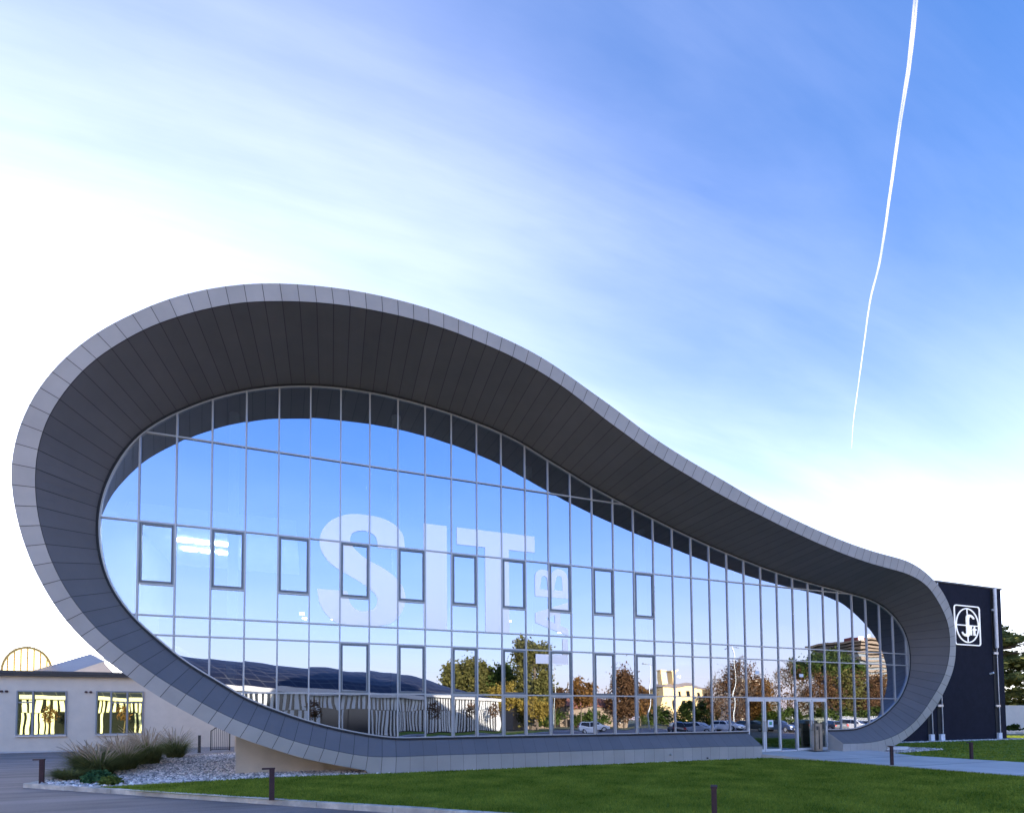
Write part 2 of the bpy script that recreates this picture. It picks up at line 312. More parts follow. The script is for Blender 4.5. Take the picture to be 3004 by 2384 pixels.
# kerbs: stone by stone
def kerb(name,a,b,w,z0,z1,label,side=1,step=1.0):
    a=np.array(a);b=np.array(b);Ld=np.hypot(*(b-a));d=(b-a)/Ld;nn=np.array([d[1],-d[0]])*side; n=int(round(Ld/step)); mb=MB()
    for i in range(n):
        c=a+d*(i+.5)*Ld/n+nn*w/2; j=random.uniform(-.006,.006)
        mb.obox(c+nn*j*.5,d,nn,Ld/n/2-.004,w/2,z0,z1+j)
    o=mb.build(name,M['conc']); bv=o.modifiers.new('b','BEVEL'); bv.width=.012; bv.segments=2
    return tag(o,label,'kerb')
kerb('kerb',KA,KB,.16,-.2,.015,'pale worn concrete kerb along the asphalt in front of the lawn',-1)
kerb('kerb',(-7.96,.75),(-7.4,24.0),.14,-.2,.01,'concrete kerb behind the ornamental grasses at the edge of the gravel bed',1)
kerb('kerb',(-6.9,12.6),(-3.0,15.3),.14,-.1,.06,'pale concrete edging at the back of the gravel bed near the gate',1)
kerb('kerb',(-5.75,-1.42),(-2.9,-.88),.05,-.05,.03,'thin pale edging between the gravel bed and the tip of the lawn',-1)

def inpoly(X,Y,poly):
    c=np.zeros(len(X),bool);n=len(poly)
    for i in range(n):
        x1,y1=poly[i];x2,y2=poly[(i+1)%n]
        k=((y1>Y)!=(y2>Y))&(X<(x2-x1)*(Y-y1)/((y2-y1) or 1e-9)+x1); c^=k
    return c
def scatter(poly,n):
    P=np.array(poly);lo=P.min(0);hi=P.max(0);X=RNG.uniform(lo[0],hi[0],n);Y=RNG.uniform(lo[1],hi[1],n);k=inpoly(X,Y,poly);return X[k],Y[k]
def blades(poly,n,h,wd,name,label,parent=None):
    X,Y=scatter(poly,n); 
    # keep density even on screen: thin out with distance
    dist=np.hypot(X,Y-CAMY); keep=RNG.random(len(X))<np.clip((11/dist)**1.3,.12,1); X,Y=X[keep],Y[keep]; dist=dist[keep]
    n=len(X); a=RNG.uniform(0,2*PI,n); hh=h*RNG.uniform(.5,1.35,n); ww=wd*RNG.uniform(.7,1.4,n)*np.clip(dist/11,1,2.2); lean=RNG.uniform(0,.9,n)*hh; la=RNG.uniform(0,2*PI,n)
    V=np.zeros((n,3,3)); V[:,0]=np.stack([X-np.cos(a)*ww,Y-np.sin(a)*ww,np.full(n,-.005)],1); V[:,1]=np.stack([X+np.cos(a)*ww,Y+np.sin(a)*ww,np.full(n,-.005)],1)
    V[:,2]=np.stack([X+np.cos(la)*lean,Y+np.sin(la)*lean,hh],1)
    o=np_mesh(name,V.reshape(-1,3),np.arange(3*n).reshape(-1,3),M['blade']); return tag(o,label,'grass',kind='stuff')
LF=[(-5.5,-1.45),(-2.85,-.98),(-1.31,-.68),(2.38,-.92),(18.5,-.97),(19.7,-1.3),(19.7,-14.5),(9.2,-14.2),(3.1,-9.15),(-1.2,-5.4),(-4.1,-2.9)]
blades(LF,420000,.05,.010,'grass','short mown green grass of the lawn in front of the building')
blades([(25.35,-14),(25.35,-1.5),(32.1,-.5),(32.36,2.4),(30.4,2.1),(30.4,5.4),(49.5,5.4),(53,5.2),(53,11.5),(59,10.5),(59,-14)],260000,.055,.014,'grass','short mown green grass beyond the concrete path')

def stones(poly,n,s0,s1,name,label):
    X,Y=scatter(poly,n); n=len(X)
    base=np.array([(1,0,0),(-.5,.87,0),(-.5,-.87,0),(.3,.3,.8),(-.5,0,.65),(.1,-.5,.7)]); fc=np.array([(0,1,3),(1,4,3),(1,2,4),(2,5,4),(2,0,5),(0,3,5),(3,4,5)])
    s=RNG.uniform(s0,s1,n)[:,None,None]; J=base[None]*RNG.uniform(.6,1.3,(n,6,3)); a=RNG.uniform(0,2*PI,n); ca,sa=np.cos(a)[:,None],np.sin(a)[:,None]
    V=np.stack([J[:,:,0]*ca-J[:,:,1]*sa,J[:,:,0]*sa+J[:,:,1]*ca,J[:,:,2]],2)*s; V[:,:,0]+=X[:,None];V[:,:,1]+=Y[:,None];V[:,:,2]+=-.025+RNG.uniform(0,.03,n)[:,None]
    F=(fc[None]+(np.arange(n)*6)[:,None,None]).reshape(-1,3); return tag(np_mesh(name,V.reshape(-1,3),F,M['stone']),label,'gravel',kind='stuff')
GB=[(-7.75,.55),(-6.2,-.95),(-5.75,-1.3),(-4.4,-.85),(-2.85,-.88),(-1.31,-.55),(1.04,-.7),(2.6,-.8),(3.4,-.3),(0,1.2),(-2.4,1.2),(-3.0,14.6),(-7.3,12.2)]
stones(GB,26000,.025,.085,'gravel','pale grey gravel and stones of the planting bed under the curved frame')
stones([(5,-.92),(18.7,-.97),(18.7,-.80),(2.2,-.80),(2.2,-.92)],2600,.012,.03,'gravel','thin line of pale gravel along the foot of the base')
stones([(26.2,-1.35),(32.1,-.3),(32.4,2.4),(30.2,2.0),(27,.3),(26,-.6)],5200,.03,.09,'gravel','patch of pale stones under the right end of the curved frame')
stones([(30,5.5),(52.9,5.2),(53,5.45),(50.7,6.2),(30,6.2)],6000,.03,.07,'gravel','strip of pale gravel along the foot of the black wall')

RING_I=[18.887,0.518,18.649,0.521,18.411,0.524,18.174,0.527,17.936,0.531,17.699,0.534,17.461,0.537,17.223,0.541,16.986,0.544,16.748,0.547,16.51,0.55,16.273,0.551,16.035,0.552,15.798,0.552,15.56,0.552,15.322,0.551,15.085,0.551,14.847,0.55,14.609,0.55,14.372,0.55,14.134,0.55,13.896,0.55,13.659,0.55,13.421,0.55,13.184,0.55,12.946,0.55,12.708,0.55,12.471,0.55,12.233,0.55,11.995,0.55,11.758,0.551,11.52,0.551,11.282,0.551,11.045,0.551,10.807,0.551,10.57,0.551,10.332,0.551,10.094,0.55,9.857,0.55,9.619,0.549,9.381,0.548,9.144,0.548,8.906,0.547,8.668,0.547,8.431,0.546,8.193,0.545,7.956,0.545,7.718,0.544,7.48,0.544,7.243,0.544,7.005,0.545,6.767,0.546,6.53,0.547,6.292,0.549,6.054,0.55,5.817,0.552,5.579,0.553,5.342,0.555,5.104,0.556,4.866,0.558,4.629,0.558,4.391,0.558,4.153,0.557,3.916,0.555,3.678,0.553,3.441,0.55,3.203,0.547,2.965,0.546,2.728,0.546,2.49,0.549,2.253,0.556,2.015,0.57,1.779,0.593,1.544,0.628,1.31,0.672,1.078,0.723,0.847,0.777,0.616,0.833,0.385,0.891,0.155,0.95,-0.074,1.013,-0.301,1.082,-0.527,1.157,-0.75,1.238,-0.972,1.325,-1.191,1.415,-1.41,1.508,-1.629,1.601,-1.847,1.694,-2.065,1.79,-2.279,1.893,-2.489,2.003,-2.696,2.12,-2.9,2.242,-3.103,2.366,-3.304,2.493,-3.503,2.622,-3.702,2.752,-3.899,2.885,-4.093,3.022,-4.283,3.165,-4.47,3.312,-4.653,3.464,-4.835,3.617,-5.014,3.772,-5.191,3.932,-5.361,4.097,-5.524,4.27,-5.678,4.452,-5.823,4.64,-5.959,4.834,-6.088,5.034,-6.208,5.239,-6.318,5.45,-6.417,5.665,-6.506,5.886,-6.585,6.11,-6.654,6.337,-6.713,6.567,-6.762,6.8,-6.802,7.034,-6.832,7.27,-6.852,7.507,-6.862,7.744,-6.862,7.982,-6.853,8.219,-6.834,8.456,-6.804,8.692,-6.762,8.926,-6.707,9.157,-6.641,9.385,-6.562,9.609,-6.47,9.828,-6.365,10.041,-6.25,10.249,-6.127,10.453,-5.997,10.652,-5.861,10.846,-5.717,11.035,-5.564,11.217,-5.403,11.392,-5.235,11.56,-5.061,11.722,-4.883,11.879,-4.701,12.032,-4.516,12.181,-4.326,12.324,-4.131,12.46,-3.932,12.59,-3.729,12.714,-3.523,12.832,-3.315,12.946,-3.104,13.056,-2.891,13.161,-2.675,13.261,-2.458,13.357,-2.238,13.448,-2.016,13.532,-1.791,13.609,-1.564,13.678,-1.335,13.741,-1.105,13.8,-0.873,13.855,-0.641,13.906,-0.409,13.955,-0.176,14.001,0.058,14.042,0.293,14.08,0.528,14.113,0.764,14.141,1.001,14.165,1.238,14.185,1.475,14.202,1.712,14.216,1.949,14.227,2.187,14.236,2.424,14.241,2.662,14.243,2.899,14.242,3.137,14.238,3.375,14.23,3.612,14.218,3.849,14.201,4.086,14.18,4.322,14.155,4.558,14.126,4.793,14.095,5.029,14.062,5.264,14.027,5.499,13.99,5.733,13.951,5.966,13.907,6.199,13.86,6.431,13.808,6.662,13.752,6.892,13.693,7.121,13.629,7.349,13.561,7.575,13.489,7.8,13.412,8.024,13.332,8.246,13.247,8.466,13.158,8.685,13.066,8.903,12.971,9.121,12.876,9.338,12.78,9.555,12.683,9.773,12.588,9.992,12.495,10.212,12.405,10.433,12.317,10.654,12.23,10.874,12.142,11.095,12.054,11.316,11.966,11.537,11.879,11.759,11.795,11.983,11.714,12.207,11.635,12.432,11.558,12.657,11.484,12.884,11.411,13.11,11.34,13.337,11.27,13.565,11.201,13.792,11.131,14.019,11.061,14.246,10.991,14.473,10.921,14.701,10.853,14.929,10.786,15.157,10.721,15.386,10.657,15.616,10.594,15.845,10.533,16.075,10.473,16.305,10.414,16.536,10.357,16.767,10.302,16.998,10.247,17.23,10.194,17.461,10.14,17.693,10.086,17.924,10.031,18.155,9.975,18.386,9.919,18.617,9.863,18.848,9.809,19.08,9.756,19.312,9.705,19.544,9.654,19.776,9.603,20.008,9.553,20.241,9.503,20.473,9.455,20.706,9.408,20.94,9.363,21.173,9.319,21.407,9.275,21.64,9.231,21.874,9.188,22.108,9.145,22.342,9.105,22.577,9.068,22.812,9.033,23.047,8.999,23.282,8.965,23.518,8.932,23.753,8.9,23.989,8.87,24.225,8.843,24.461,8.819,24.698,8.796,24.934,8.773,25.171,8.751,25.408,8.73,25.644,8.71,25.881,8.689,26.118,8.666,26.354,8.639,26.589,8.605,26.823,8.565,27.056,8.517,27.287,8.463,27.516,8.399,27.742,8.325,27.964,8.239,28.18,8.141,28.389,8.029,28.591,7.903,28.786,7.767,28.976,7.624,29.161,7.475,29.342,7.322,29.519,7.163,29.689,6.997,29.851,6.823,30.001,6.639,30.14,6.446,30.262,6.242,30.368,6.03,30.455,5.809,30.524,5.581,30.575,5.349,30.61,5.114,30.628,4.877,30.629,4.64,30.612,4.403,30.574,4.168,30.513,3.939,30.429,3.717,30.324,3.504,30.204,3.298,30.076,3.098,29.943,2.902,29.806,2.707,29.666,2.515,29.522,2.326,29.374,2.141,29.218,1.961,29.053,1.79,28.878,1.629,28.693,1.48,28.499,1.343,28.297,1.218,28.088,1.105,27.873,1.004,27.653,0.914,27.429,0.834,27.202,0.766,26.971,0.707,26.739,0.657,26.505,0.616,26.27,0.583,26.034,0.556,25.797,0.536,25.56,0.523,25.322,0.516,25.084,0.512,24.847,0.51,24.609,0.511,24.372,0.513,24.134,0.516,23.896,0.519]
RING_O=[18.995,0.051,18.757,0.044,18.519,0.036,18.281,0.029,18.043,0.022,17.805,0.015,17.566,0.007,17.328,-0.,17.09,-0.008,16.852,-0.015,16.614,-0.021,16.376,-0.026,16.138,-0.029,15.9,-0.03,15.662,-0.031,15.423,-0.032,15.185,-0.032,14.947,-0.033,14.709,-0.033,14.471,-0.034,14.232,-0.035,13.994,-0.036,13.756,-0.036,13.518,-0.037,13.28,-0.038,13.042,-0.039,12.803,-0.04,12.565,-0.04,12.327,-0.041,12.089,-0.042,11.85,-0.043,11.612,-0.043,11.374,-0.044,11.135,-0.045,10.897,-0.046,10.658,-0.046,10.419,-0.047,10.18,-0.048,9.941,-0.048,9.701,-0.048,9.462,-0.048,9.222,-0.047,8.983,-0.046,8.743,-0.046,8.503,-0.045,8.264,-0.044,8.024,-0.043,7.784,-0.042,7.545,-0.042,7.305,-0.041,7.065,-0.04,6.826,-0.039,6.586,-0.039,6.346,-0.038,6.107,-0.037,5.867,-0.036,5.627,-0.034,5.388,-0.03,5.148,-0.026,4.908,-0.022,4.669,-0.017,4.429,-0.013,4.188,-0.008,3.947,-0.004,3.705,0.001,3.462,0.005,3.217,0.008,2.97,0.011,2.72,0.016,2.469,0.027,2.217,0.049,1.966,0.083,1.715,0.128,1.465,0.18,1.216,0.235,0.967,0.292,0.719,0.35,0.473,0.408,0.228,0.469,-0.013,0.534,-0.25,0.604,-0.484,0.68,-0.714,0.761,-0.944,0.846,-1.173,0.932,-1.403,1.02,-1.632,1.11,-1.86,1.203,-2.085,1.301,-2.306,1.404,-2.523,1.513,-2.736,1.628,-2.946,1.747,-3.153,1.87,-3.36,1.996,-3.566,2.124,-3.772,2.254,-3.977,2.388,-4.179,2.527,-4.378,2.67,-4.576,2.817,-4.771,2.968,-4.964,3.121,-5.154,3.279,-5.34,3.444,-5.519,3.616,-5.693,3.797,-5.863,3.984,-6.029,4.178,-6.189,4.379,-6.339,4.589,-6.478,4.81,-6.603,5.037,-6.719,5.27,-6.825,5.507,-6.921,5.745,-7.008,5.986,-7.083,6.228,-7.149,6.472,-7.206,6.718,-7.254,6.967,-7.293,7.217,-7.323,7.47,-7.343,7.726,-7.351,7.983,-7.345,8.24,-7.324,8.498,-7.285,8.754,-7.231,9.009,-7.164,9.261,-7.084,9.509,-6.992,9.754,-6.889,9.993,-6.776,10.226,-6.651,10.452,-6.518,10.671,-6.376,10.882,-6.227,11.086,-6.07,11.284,-5.906,11.476,-5.734,11.662,-5.555,11.843,-5.369,12.018,-5.176,12.186,-4.977,12.349,-4.773,12.506,-4.565,12.66,-4.354,12.809,-4.141,12.955,-3.924,13.095,-3.703,13.228,-3.479,13.354,-3.252,13.472,-3.022,13.584,-2.792,13.689,-2.561,13.787,-2.33,13.878,-2.099,13.963,-1.868,14.042,-1.637,14.115,-1.405,14.181,-1.173,14.241,-0.94,14.296,-0.706,14.345,-0.472,14.391,-0.238,14.433,-0.003,14.472,0.232,14.507,0.468,14.539,0.705,14.568,0.944,14.593,1.184,14.615,1.425,14.632,1.667,14.646,1.909,14.657,2.15,14.664,2.391,14.668,2.631,14.669,2.87,14.666,3.108,14.66,3.347,14.651,3.588,14.636,3.83,14.617,4.074,14.595,4.32,14.569,4.568,14.541,4.817,14.51,5.066,14.475,5.315,14.439,5.562,14.401,5.807,14.362,6.05,14.321,6.29,14.276,6.528,14.229,6.764,14.177,6.998,14.12,7.231,14.058,7.462,13.99,7.692,13.916,7.921,13.837,8.149,13.754,8.378,13.668,8.606,13.58,8.834,13.492,9.063,13.404,9.292,13.318,9.521,13.232,9.748,13.146,9.975,13.059,10.199,12.971,10.422,12.882,10.643,12.792,10.862,12.701,11.081,12.611,11.299,12.521,11.518,12.434,11.738,12.35,11.959,12.269,12.181,12.19,12.405,12.113,12.629,12.039,12.855,11.967,13.082,11.895,13.309,11.824,13.538,11.754,13.767,11.685,13.997,11.618,14.228,11.552,14.459,11.487,14.69,11.422,14.921,11.357,15.152,11.291,15.382,11.224,15.611,11.157,15.84,11.09,16.069,11.023,16.297,10.956,16.525,10.89,16.752,10.825,16.98,10.761,17.208,10.698,17.436,10.636,17.665,10.577,17.895,10.52,18.125,10.466,18.355,10.413,18.586,10.361,18.816,10.31,19.047,10.259,19.278,10.209,19.509,10.159,19.74,10.11,19.97,10.062,20.201,10.014,20.432,9.968,20.662,9.924,20.892,9.881,21.121,9.839,21.351,9.798,21.58,9.757,21.809,9.718,22.038,9.681,22.266,9.644,22.495,9.608,22.724,9.573,22.953,9.541,23.182,9.511,23.41,9.482,23.638,9.454,23.865,9.428,24.091,9.402,24.316,9.379,24.541,9.358,24.767,9.338,24.993,9.32,25.222,9.302,25.456,9.284,25.694,9.265,25.939,9.244,26.192,9.217,26.45,9.182,26.714,9.136,26.98,9.077,27.245,9.006,27.508,8.925,27.765,8.834,28.014,8.736,28.254,8.631,28.485,8.519,28.705,8.401,28.916,8.276,29.119,8.144,29.315,8.003,29.506,7.852,29.692,7.691,29.875,7.518,30.051,7.329,30.218,7.125,30.376,6.905,30.521,6.673,30.653,6.429,30.769,6.177,30.87,5.919,30.956,5.659,31.028,5.397,31.084,5.135,31.121,4.871,31.136,4.608,31.122,4.345,31.079,4.086,31.009,3.833,30.916,3.588,30.81,3.348,30.698,3.112,30.58,2.877,30.453,2.647,30.311,2.423,30.152,2.21,29.979,2.008,29.796,1.817,29.607,1.636,29.414,1.464,29.218,1.304,29.018,1.153,28.816,1.012,28.61,0.878,28.399,0.751,28.183,0.632,27.959,0.521,27.728,0.42,27.488,0.329,27.243,0.249,26.993,0.178,26.738,0.119,26.479,0.077,26.219,0.054,25.96,0.05,25.704,0.058,25.451,0.074,25.203,0.091,24.959,0.108,24.717,0.124,24.477,0.139,24.238,0.155,23.999,0.17]
RING_G=[19.084,1.101,18.847,1.101,18.611,1.1,18.374,1.099,18.137,1.098,17.9,1.098,17.664,1.097,17.427,1.096,17.19,1.095,16.953,1.095,16.717,1.095,16.48,1.096,16.243,1.097,16.007,1.099,15.77,1.1,15.533,1.101,15.296,1.101,15.06,1.102,14.823,1.102,14.586,1.101,14.349,1.101,14.113,1.1,13.876,1.1,13.639,1.1,13.402,1.099,13.166,1.099,12.929,1.099,12.692,1.098,12.455,1.098,12.219,1.097,11.982,1.097,11.745,1.097,11.507,1.097,11.27,1.098,11.031,1.098,10.793,1.099,10.553,1.099,10.314,1.1,10.073,1.1,9.833,1.101,9.591,1.101,9.35,1.101,9.109,1.102,8.867,1.102,8.626,1.103,8.384,1.103,8.143,1.104,7.901,1.104,7.66,1.104,7.418,1.104,7.176,1.103,6.935,1.103,6.693,1.103,6.452,1.103,6.21,1.102,5.969,1.102,5.727,1.102,5.485,1.102,5.244,1.102,5.002,1.102,4.761,1.102,4.519,1.102,4.277,1.102,4.036,1.102,3.794,1.102,3.552,1.102,3.311,1.102,3.069,1.106,2.829,1.116,2.589,1.136,2.352,1.164,2.116,1.2,1.883,1.24,1.652,1.285,1.422,1.332,1.193,1.382,0.964,1.435,0.736,1.491,0.508,1.55,0.281,1.613,0.056,1.68,-0.167,1.752,-0.388,1.827,-0.606,1.904,-0.822,1.984,-1.037,2.067,-1.249,2.152,-1.46,2.239,-1.669,2.331,-1.876,2.428,-2.079,2.533,-2.278,2.649,-2.473,2.773,-2.666,2.9,-2.859,3.027,-3.054,3.153,-3.249,3.279,-3.441,3.407,-3.629,3.538,-3.81,3.673,-3.985,3.813,-4.153,3.957,-4.315,4.104,-4.475,4.252,-4.634,4.401,-4.793,4.551,-4.95,4.706,-5.102,4.867,-5.248,5.037,-5.385,5.214,-5.514,5.398,-5.633,5.587,-5.741,5.783,-5.837,5.985,-5.919,6.192,-5.989,6.403,-6.047,6.618,-6.093,6.835,-6.129,7.054,-6.155,7.272,-6.172,7.489,-6.18,7.705,-6.18,7.919,-6.17,8.131,-6.151,8.34,-6.122,8.547,-6.083,8.75,-6.036,8.95,-5.981,9.145,-5.919,9.337,-5.851,9.526,-5.776,9.713,-5.695,9.897,-5.607,10.079,-5.511,10.258,-5.408,10.434,-5.297,10.604,-5.177,10.767,-5.047,10.923,-4.909,11.072,-4.761,11.215,-4.608,11.355,-4.448,11.492,-4.283,11.624,-4.113,11.751,-3.941,11.874,-3.768,11.992,-3.593,12.107,-3.418,12.217,-3.242,12.323,-3.063,12.425,-2.882,12.522,-2.699,12.617,-2.513,12.707,-2.325,12.792,-2.135,12.873,-1.942,12.95,-1.747,13.022,-1.549,13.091,-1.348,13.157,-1.143,13.22,-0.933,13.279,-0.719,13.334,-0.5,13.384,-0.278,13.432,-0.053,13.475,0.174,13.514,0.402,13.548,0.631,13.576,0.859,13.599,1.087,13.618,1.315,13.633,1.543,13.646,1.771,13.655,1.999,13.66,2.228,13.661,2.457,13.658,2.687,13.651,2.918,13.642,3.15,13.629,3.384,13.615,3.618,13.597,3.853,13.577,4.089,13.554,4.324,13.528,4.559,13.5,4.792,13.469,5.024,13.436,5.252,13.401,5.477,13.365,5.697,13.327,5.912,13.287,6.123,13.246,6.33,13.204,6.534,13.16,6.738,13.113,6.941,13.062,7.146,13.006,7.352,12.945,7.56,12.878,7.768,12.803,7.976,12.723,8.185,12.638,8.393,12.55,8.602,12.461,8.811,12.372,9.021,12.285,9.232,12.2,9.443,12.115,9.654,12.03,9.864,11.944,10.074,11.857,10.283,11.769,10.492,11.681,10.701,11.595,10.911,11.513,11.122,11.435,11.332,11.361,11.542,11.29,11.752,11.219,11.96,11.149,12.167,11.079,12.374,11.009,12.581,10.941,12.788,10.874,12.995,10.808,13.204,10.744,13.413,10.682,13.622,10.62,13.832,10.558,14.042,10.494,14.252,10.428,14.463,10.361,14.674,10.294,14.886,10.229,15.1,10.166,15.314,10.105,15.529,10.045,15.744,9.985,15.961,9.925,16.18,9.864,16.401,9.802,16.625,9.741,16.854,9.68,17.087,9.62,17.324,9.562,17.566,9.504,17.81,9.446,18.056,9.387,18.305,9.329,18.554,9.272,18.805,9.216,19.056,9.161,19.307,9.107,19.558,9.052,19.81,8.998,20.061,8.944,20.314,8.893,20.567,8.845,20.821,8.799,21.077,8.754,21.334,8.71,21.592,8.666,21.852,8.624,22.115,8.583,22.38,8.545,22.646,8.506,22.914,8.468,23.183,8.431,23.453,8.396,23.723,8.364,23.995,8.335,24.266,8.306,24.537,8.277,24.807,8.247,25.077,8.216,25.344,8.183,25.61,8.15,25.872,8.117,26.129,8.085,26.382,8.052,26.629,8.017,26.869,7.977,27.102,7.933,27.328,7.883,27.547,7.828,27.757,7.764,27.957,7.693,28.147,7.615,28.327,7.53,28.497,7.441,28.657,7.348,28.811,7.253,28.958,7.156,29.1,7.054,29.235,6.945,29.363,6.828,29.485,6.702,29.601,6.566,29.709,6.418,29.809,6.257,29.897,6.084,29.974,5.898,30.037,5.702,30.084,5.499,30.117,5.292,30.135,5.084,30.138,4.878,30.128,4.678,30.107,4.483,30.074,4.295,30.029,4.113,29.972,3.935,29.902,3.761,29.821,3.587,29.725,3.414,29.616,3.243,29.496,3.074,29.367,2.91,29.228,2.754,29.08,2.61,28.923,2.478,28.76,2.355,28.593,2.237,28.424,2.121,28.249,2.006,28.066,1.897,27.875,1.796,27.677,1.703,27.474,1.616,27.267,1.531,27.055,1.451,26.837,1.377,26.612,1.309,26.379,1.248,26.14,1.194,25.894,1.152,25.644,1.127,25.393,1.116,25.144,1.111,24.898,1.108,24.656,1.106,24.418,1.105,24.182,1.104,23.947,1.103]

# ------------------------------------------------------------------ headquarters building
def yplane(x,z): return -(1.0536+.1766*(z-1.82)+.00081*x)
RI=np.array(RING_I).reshape(-1,2);RO=np.array(RING_O).reshape(-1,2);RG=np.array(RING_G).reshape(-1,2)
RO[:,1]=np.where(RO[:,1]<.12,-.14,RO[:,1])
for A_ in (RI,RO,RG): A_[0,0]=18.93; A_[-1,0]=23.92
PI3=np.array([(x,yplane(x,z),z) for x,z in RI]);PO3=np.array([(x,yplane(x,z),z) for x,z in RO]);PG3=np.array([(x,0,z) for x,z in RG])
n=len(RI)
hq=empty('headquarters_building',(12,4,0)); hq.matrix_world=Matrix.Translation((12,4,0)); HQO=np.array([12,4,0])
tag(hq,'pear shaped glass fronted office building wrapped in a curved grey metal frame','building')
def hqp(mb,name,mats,**k):
    mb.v=[(x-12,y-4,z) for x,y,z in mb.v]; return mb.build(name,mats,hq,**k)
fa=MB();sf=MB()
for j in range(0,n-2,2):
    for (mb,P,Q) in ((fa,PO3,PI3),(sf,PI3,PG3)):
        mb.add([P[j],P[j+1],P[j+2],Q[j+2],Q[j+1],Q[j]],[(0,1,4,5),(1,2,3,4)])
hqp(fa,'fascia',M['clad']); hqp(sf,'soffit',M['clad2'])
sk=MB(); bk=PO3.copy(); bk[:,1]=11
sk.v=[tuple(p) for p in PO3]+[tuple(p) for p in bk]; sk.f=[(i,i+n,i+n+1,i+1) for i in range(n-1)]; sk.m=[0]*(n-1)
hqp(sk,'outer_skin',M['skin'])
bw=MB(); bw.add([(x,11,z) for x,z in RO],[tuple(range(n))]); hqp(bw,'back_wall',M['skin'])
for e,x in ((0,18.93),(-1,23.92)):
    cp=MB()
    g,i,o=PG3[e],PI3[e],PO3[e]; cp.add([(x,0,g[2]),(x,i[1],i[2]),(x,o[1],-.14),(x,0,-.14)],[(0,1,2,3)])
    hqp(cp,'end_cap',M['clad'])
# panel joints
jb=MB()
def strip(A_,B_,wd,off):
    A_,B_=Vector(A_),Vector(B_); return A_,B_
for j in range(2,n-2,2):
    for P,Q,wd,sgn in ((PO3,PI3,.008,1),(PI3,PG3,.009,1)):
        t=Vector(P[j+1]-P[j-1]).normalized(); t2=Vector(Q[j+1]-Q[j-1]).normalized(); a=Vector(P[j]);b=Vector(Q[j])
        nn=(b-a).cross(t).normalized()
        c=Vector((12,CAMY,3))-a
        if nn.dot(c)<0: nn=-nn
        flat=(RI[j,1]<.62 and RI[j,0]>3)
        wj=wd*(.45 if flat else 1)
        nn=nn*.004
        a=a+(b-a)*.004; jb.add([a-t*wj+nn,a+t*wj+nn,b+t2*wj+nn,b-t2*wj+nn],[(0,1,2,3)])
for j in range(n-1):
    a,b=Vector(PI3[j]),Vector(PI3[j+1]); ga,gb=Vector(PG3[j]),Vector(PG3[j+1]); da=(ga-a).normalized(); db=(gb-b).normalized()
    nn=(b-a).cross(ga-a).normalized(); c=Vector((12,CAMY,3))-a
    if nn.dot(c)<0: nn=-nn
    nn=nn*.003
    jb.add([a+nn,b+nn,b+db*.022+nn,a+da*.022+nn],[(0,1,2,3)])
hqp(jb,'panel_joints',M['seam'])
# lining behind the glass line
li=MB(); A2=[(x,.12,z) for x,z in RG];B2=[(x,10.8,z) for x,z in RG]; li.v=A2+B2; li.f=[(i,i+n,i+n+1,i+1) for i in range(n-1)]; li.m=[0]*len(li.f)
hqp(li,'interior_lining',M['innerdark'])

X0=-5.1025; TZ=[1.1,2.74,4.52,5.13,8.06,10.91]; FLOOR=.19
OUTL=[tuple(p) for p in RG]+[(23.92,FLOOR),(18.93,FLOOR)]
def clip(poly,ax,lim,keep_less):
    out=[]
    for i in range(len(poly)):
        a=poly[i];b=poly[(i+1)%len(poly)]; ia=(a[ax]<=lim) if keep_less else (a[ax]>=lim); ib=(b[ax]<=lim) if keep_less else (b[ax]>=lim)
        if ia: out.append(a)
        if ia!=ib:
            t=(lim-a[ax])/(b[ax]-a[ax]); out.append((a[0]+(b[0]-a[0])*t,a[1]+(b[1]-a[1])*t))
    return out
def cell(x0,x1,z0,z1):
    p=clip(clip(clip(clip(OUTL,0,x0,False),0,x1,True),1,z0,False),1,z1,True)
    q=[]
    for a in p:
        if not q or math.hypot(a[0]-q[-1][0],a[1]-q[-1][1])>1e-4: q.append(a)
    if len(q)>2 and math.hypot(q[0][0]-q[-1][0],q[0][1]-q[-1][1])<1e-4: q.pop()
    if len(q)<3: return None
    ar=abs(sum(q[i][0]*q[(i+1)%len(q)][1]-q[(i+1)%len(q)][0]*q[i][1] for i in range(len(q))))/2
    return q if ar>.004 else None
def zspan(x):
    z=[]
    for i in range(len(OUTL)):
        a=OUTL[i];b=OUTL[(i+1)%len(OUTL)]
        if (a[0]-x)*(b[0]-x)<=0 and abs(a[0]-b[0])>1e-9: z.append(a[1]+(b[1]-a[1])*(x-a[0])/(b[0]-a[0]))
    return (min(z),max(z)) if len(z)>1 else None
def xspan(zv):
    x=[]
    for i in range(len(RG)-1):
        a=RG[i];b=RG[i+1]
        if (a[1]-zv)*(b[1]-zv)<=0 and abs(a[1]-b[1])>1e-9: x.append(a[0]+(b[0]-a[0])*(zv-a[1])/(b[1]-a[1]))
    x.sort(); return x
UP=[0,2,4,6,8,10,12,14,16,18]; LOW=[6,8,10,12,14,16,18]; BOT=[10,12,14,16,18]; T3=6.15
CELLS=[]
for k in range(-2,37):
    x0=X0+k;x1=x0+1
    zs=[-1]+TZ+[20]
    if k in UP: zs=sorted(zs+[T3])
    for a,b in zip(zs[:-1],zs[1:]):
        if 24<=k<=28 and b<=2.8 :
            if k!=26: continue
            if a<0: continue
            a=FLOOR
        if k in UP and (a==T3): continue
        if k in LOW and abs(a-2.74)<.01: continue
        if k in BOT and abs(a-1.1)<.01: continue
        q=cell(x0,x1,a,b)
        if q: CELLS.append((abs(sum(q[i][0]*q[(i+1)%len(q)][1]-q[(i+1)%len(q)][0]*q[i][1] for i in range(len(q)))),q))
CELLS.sort(key=lambda c:-c[0])
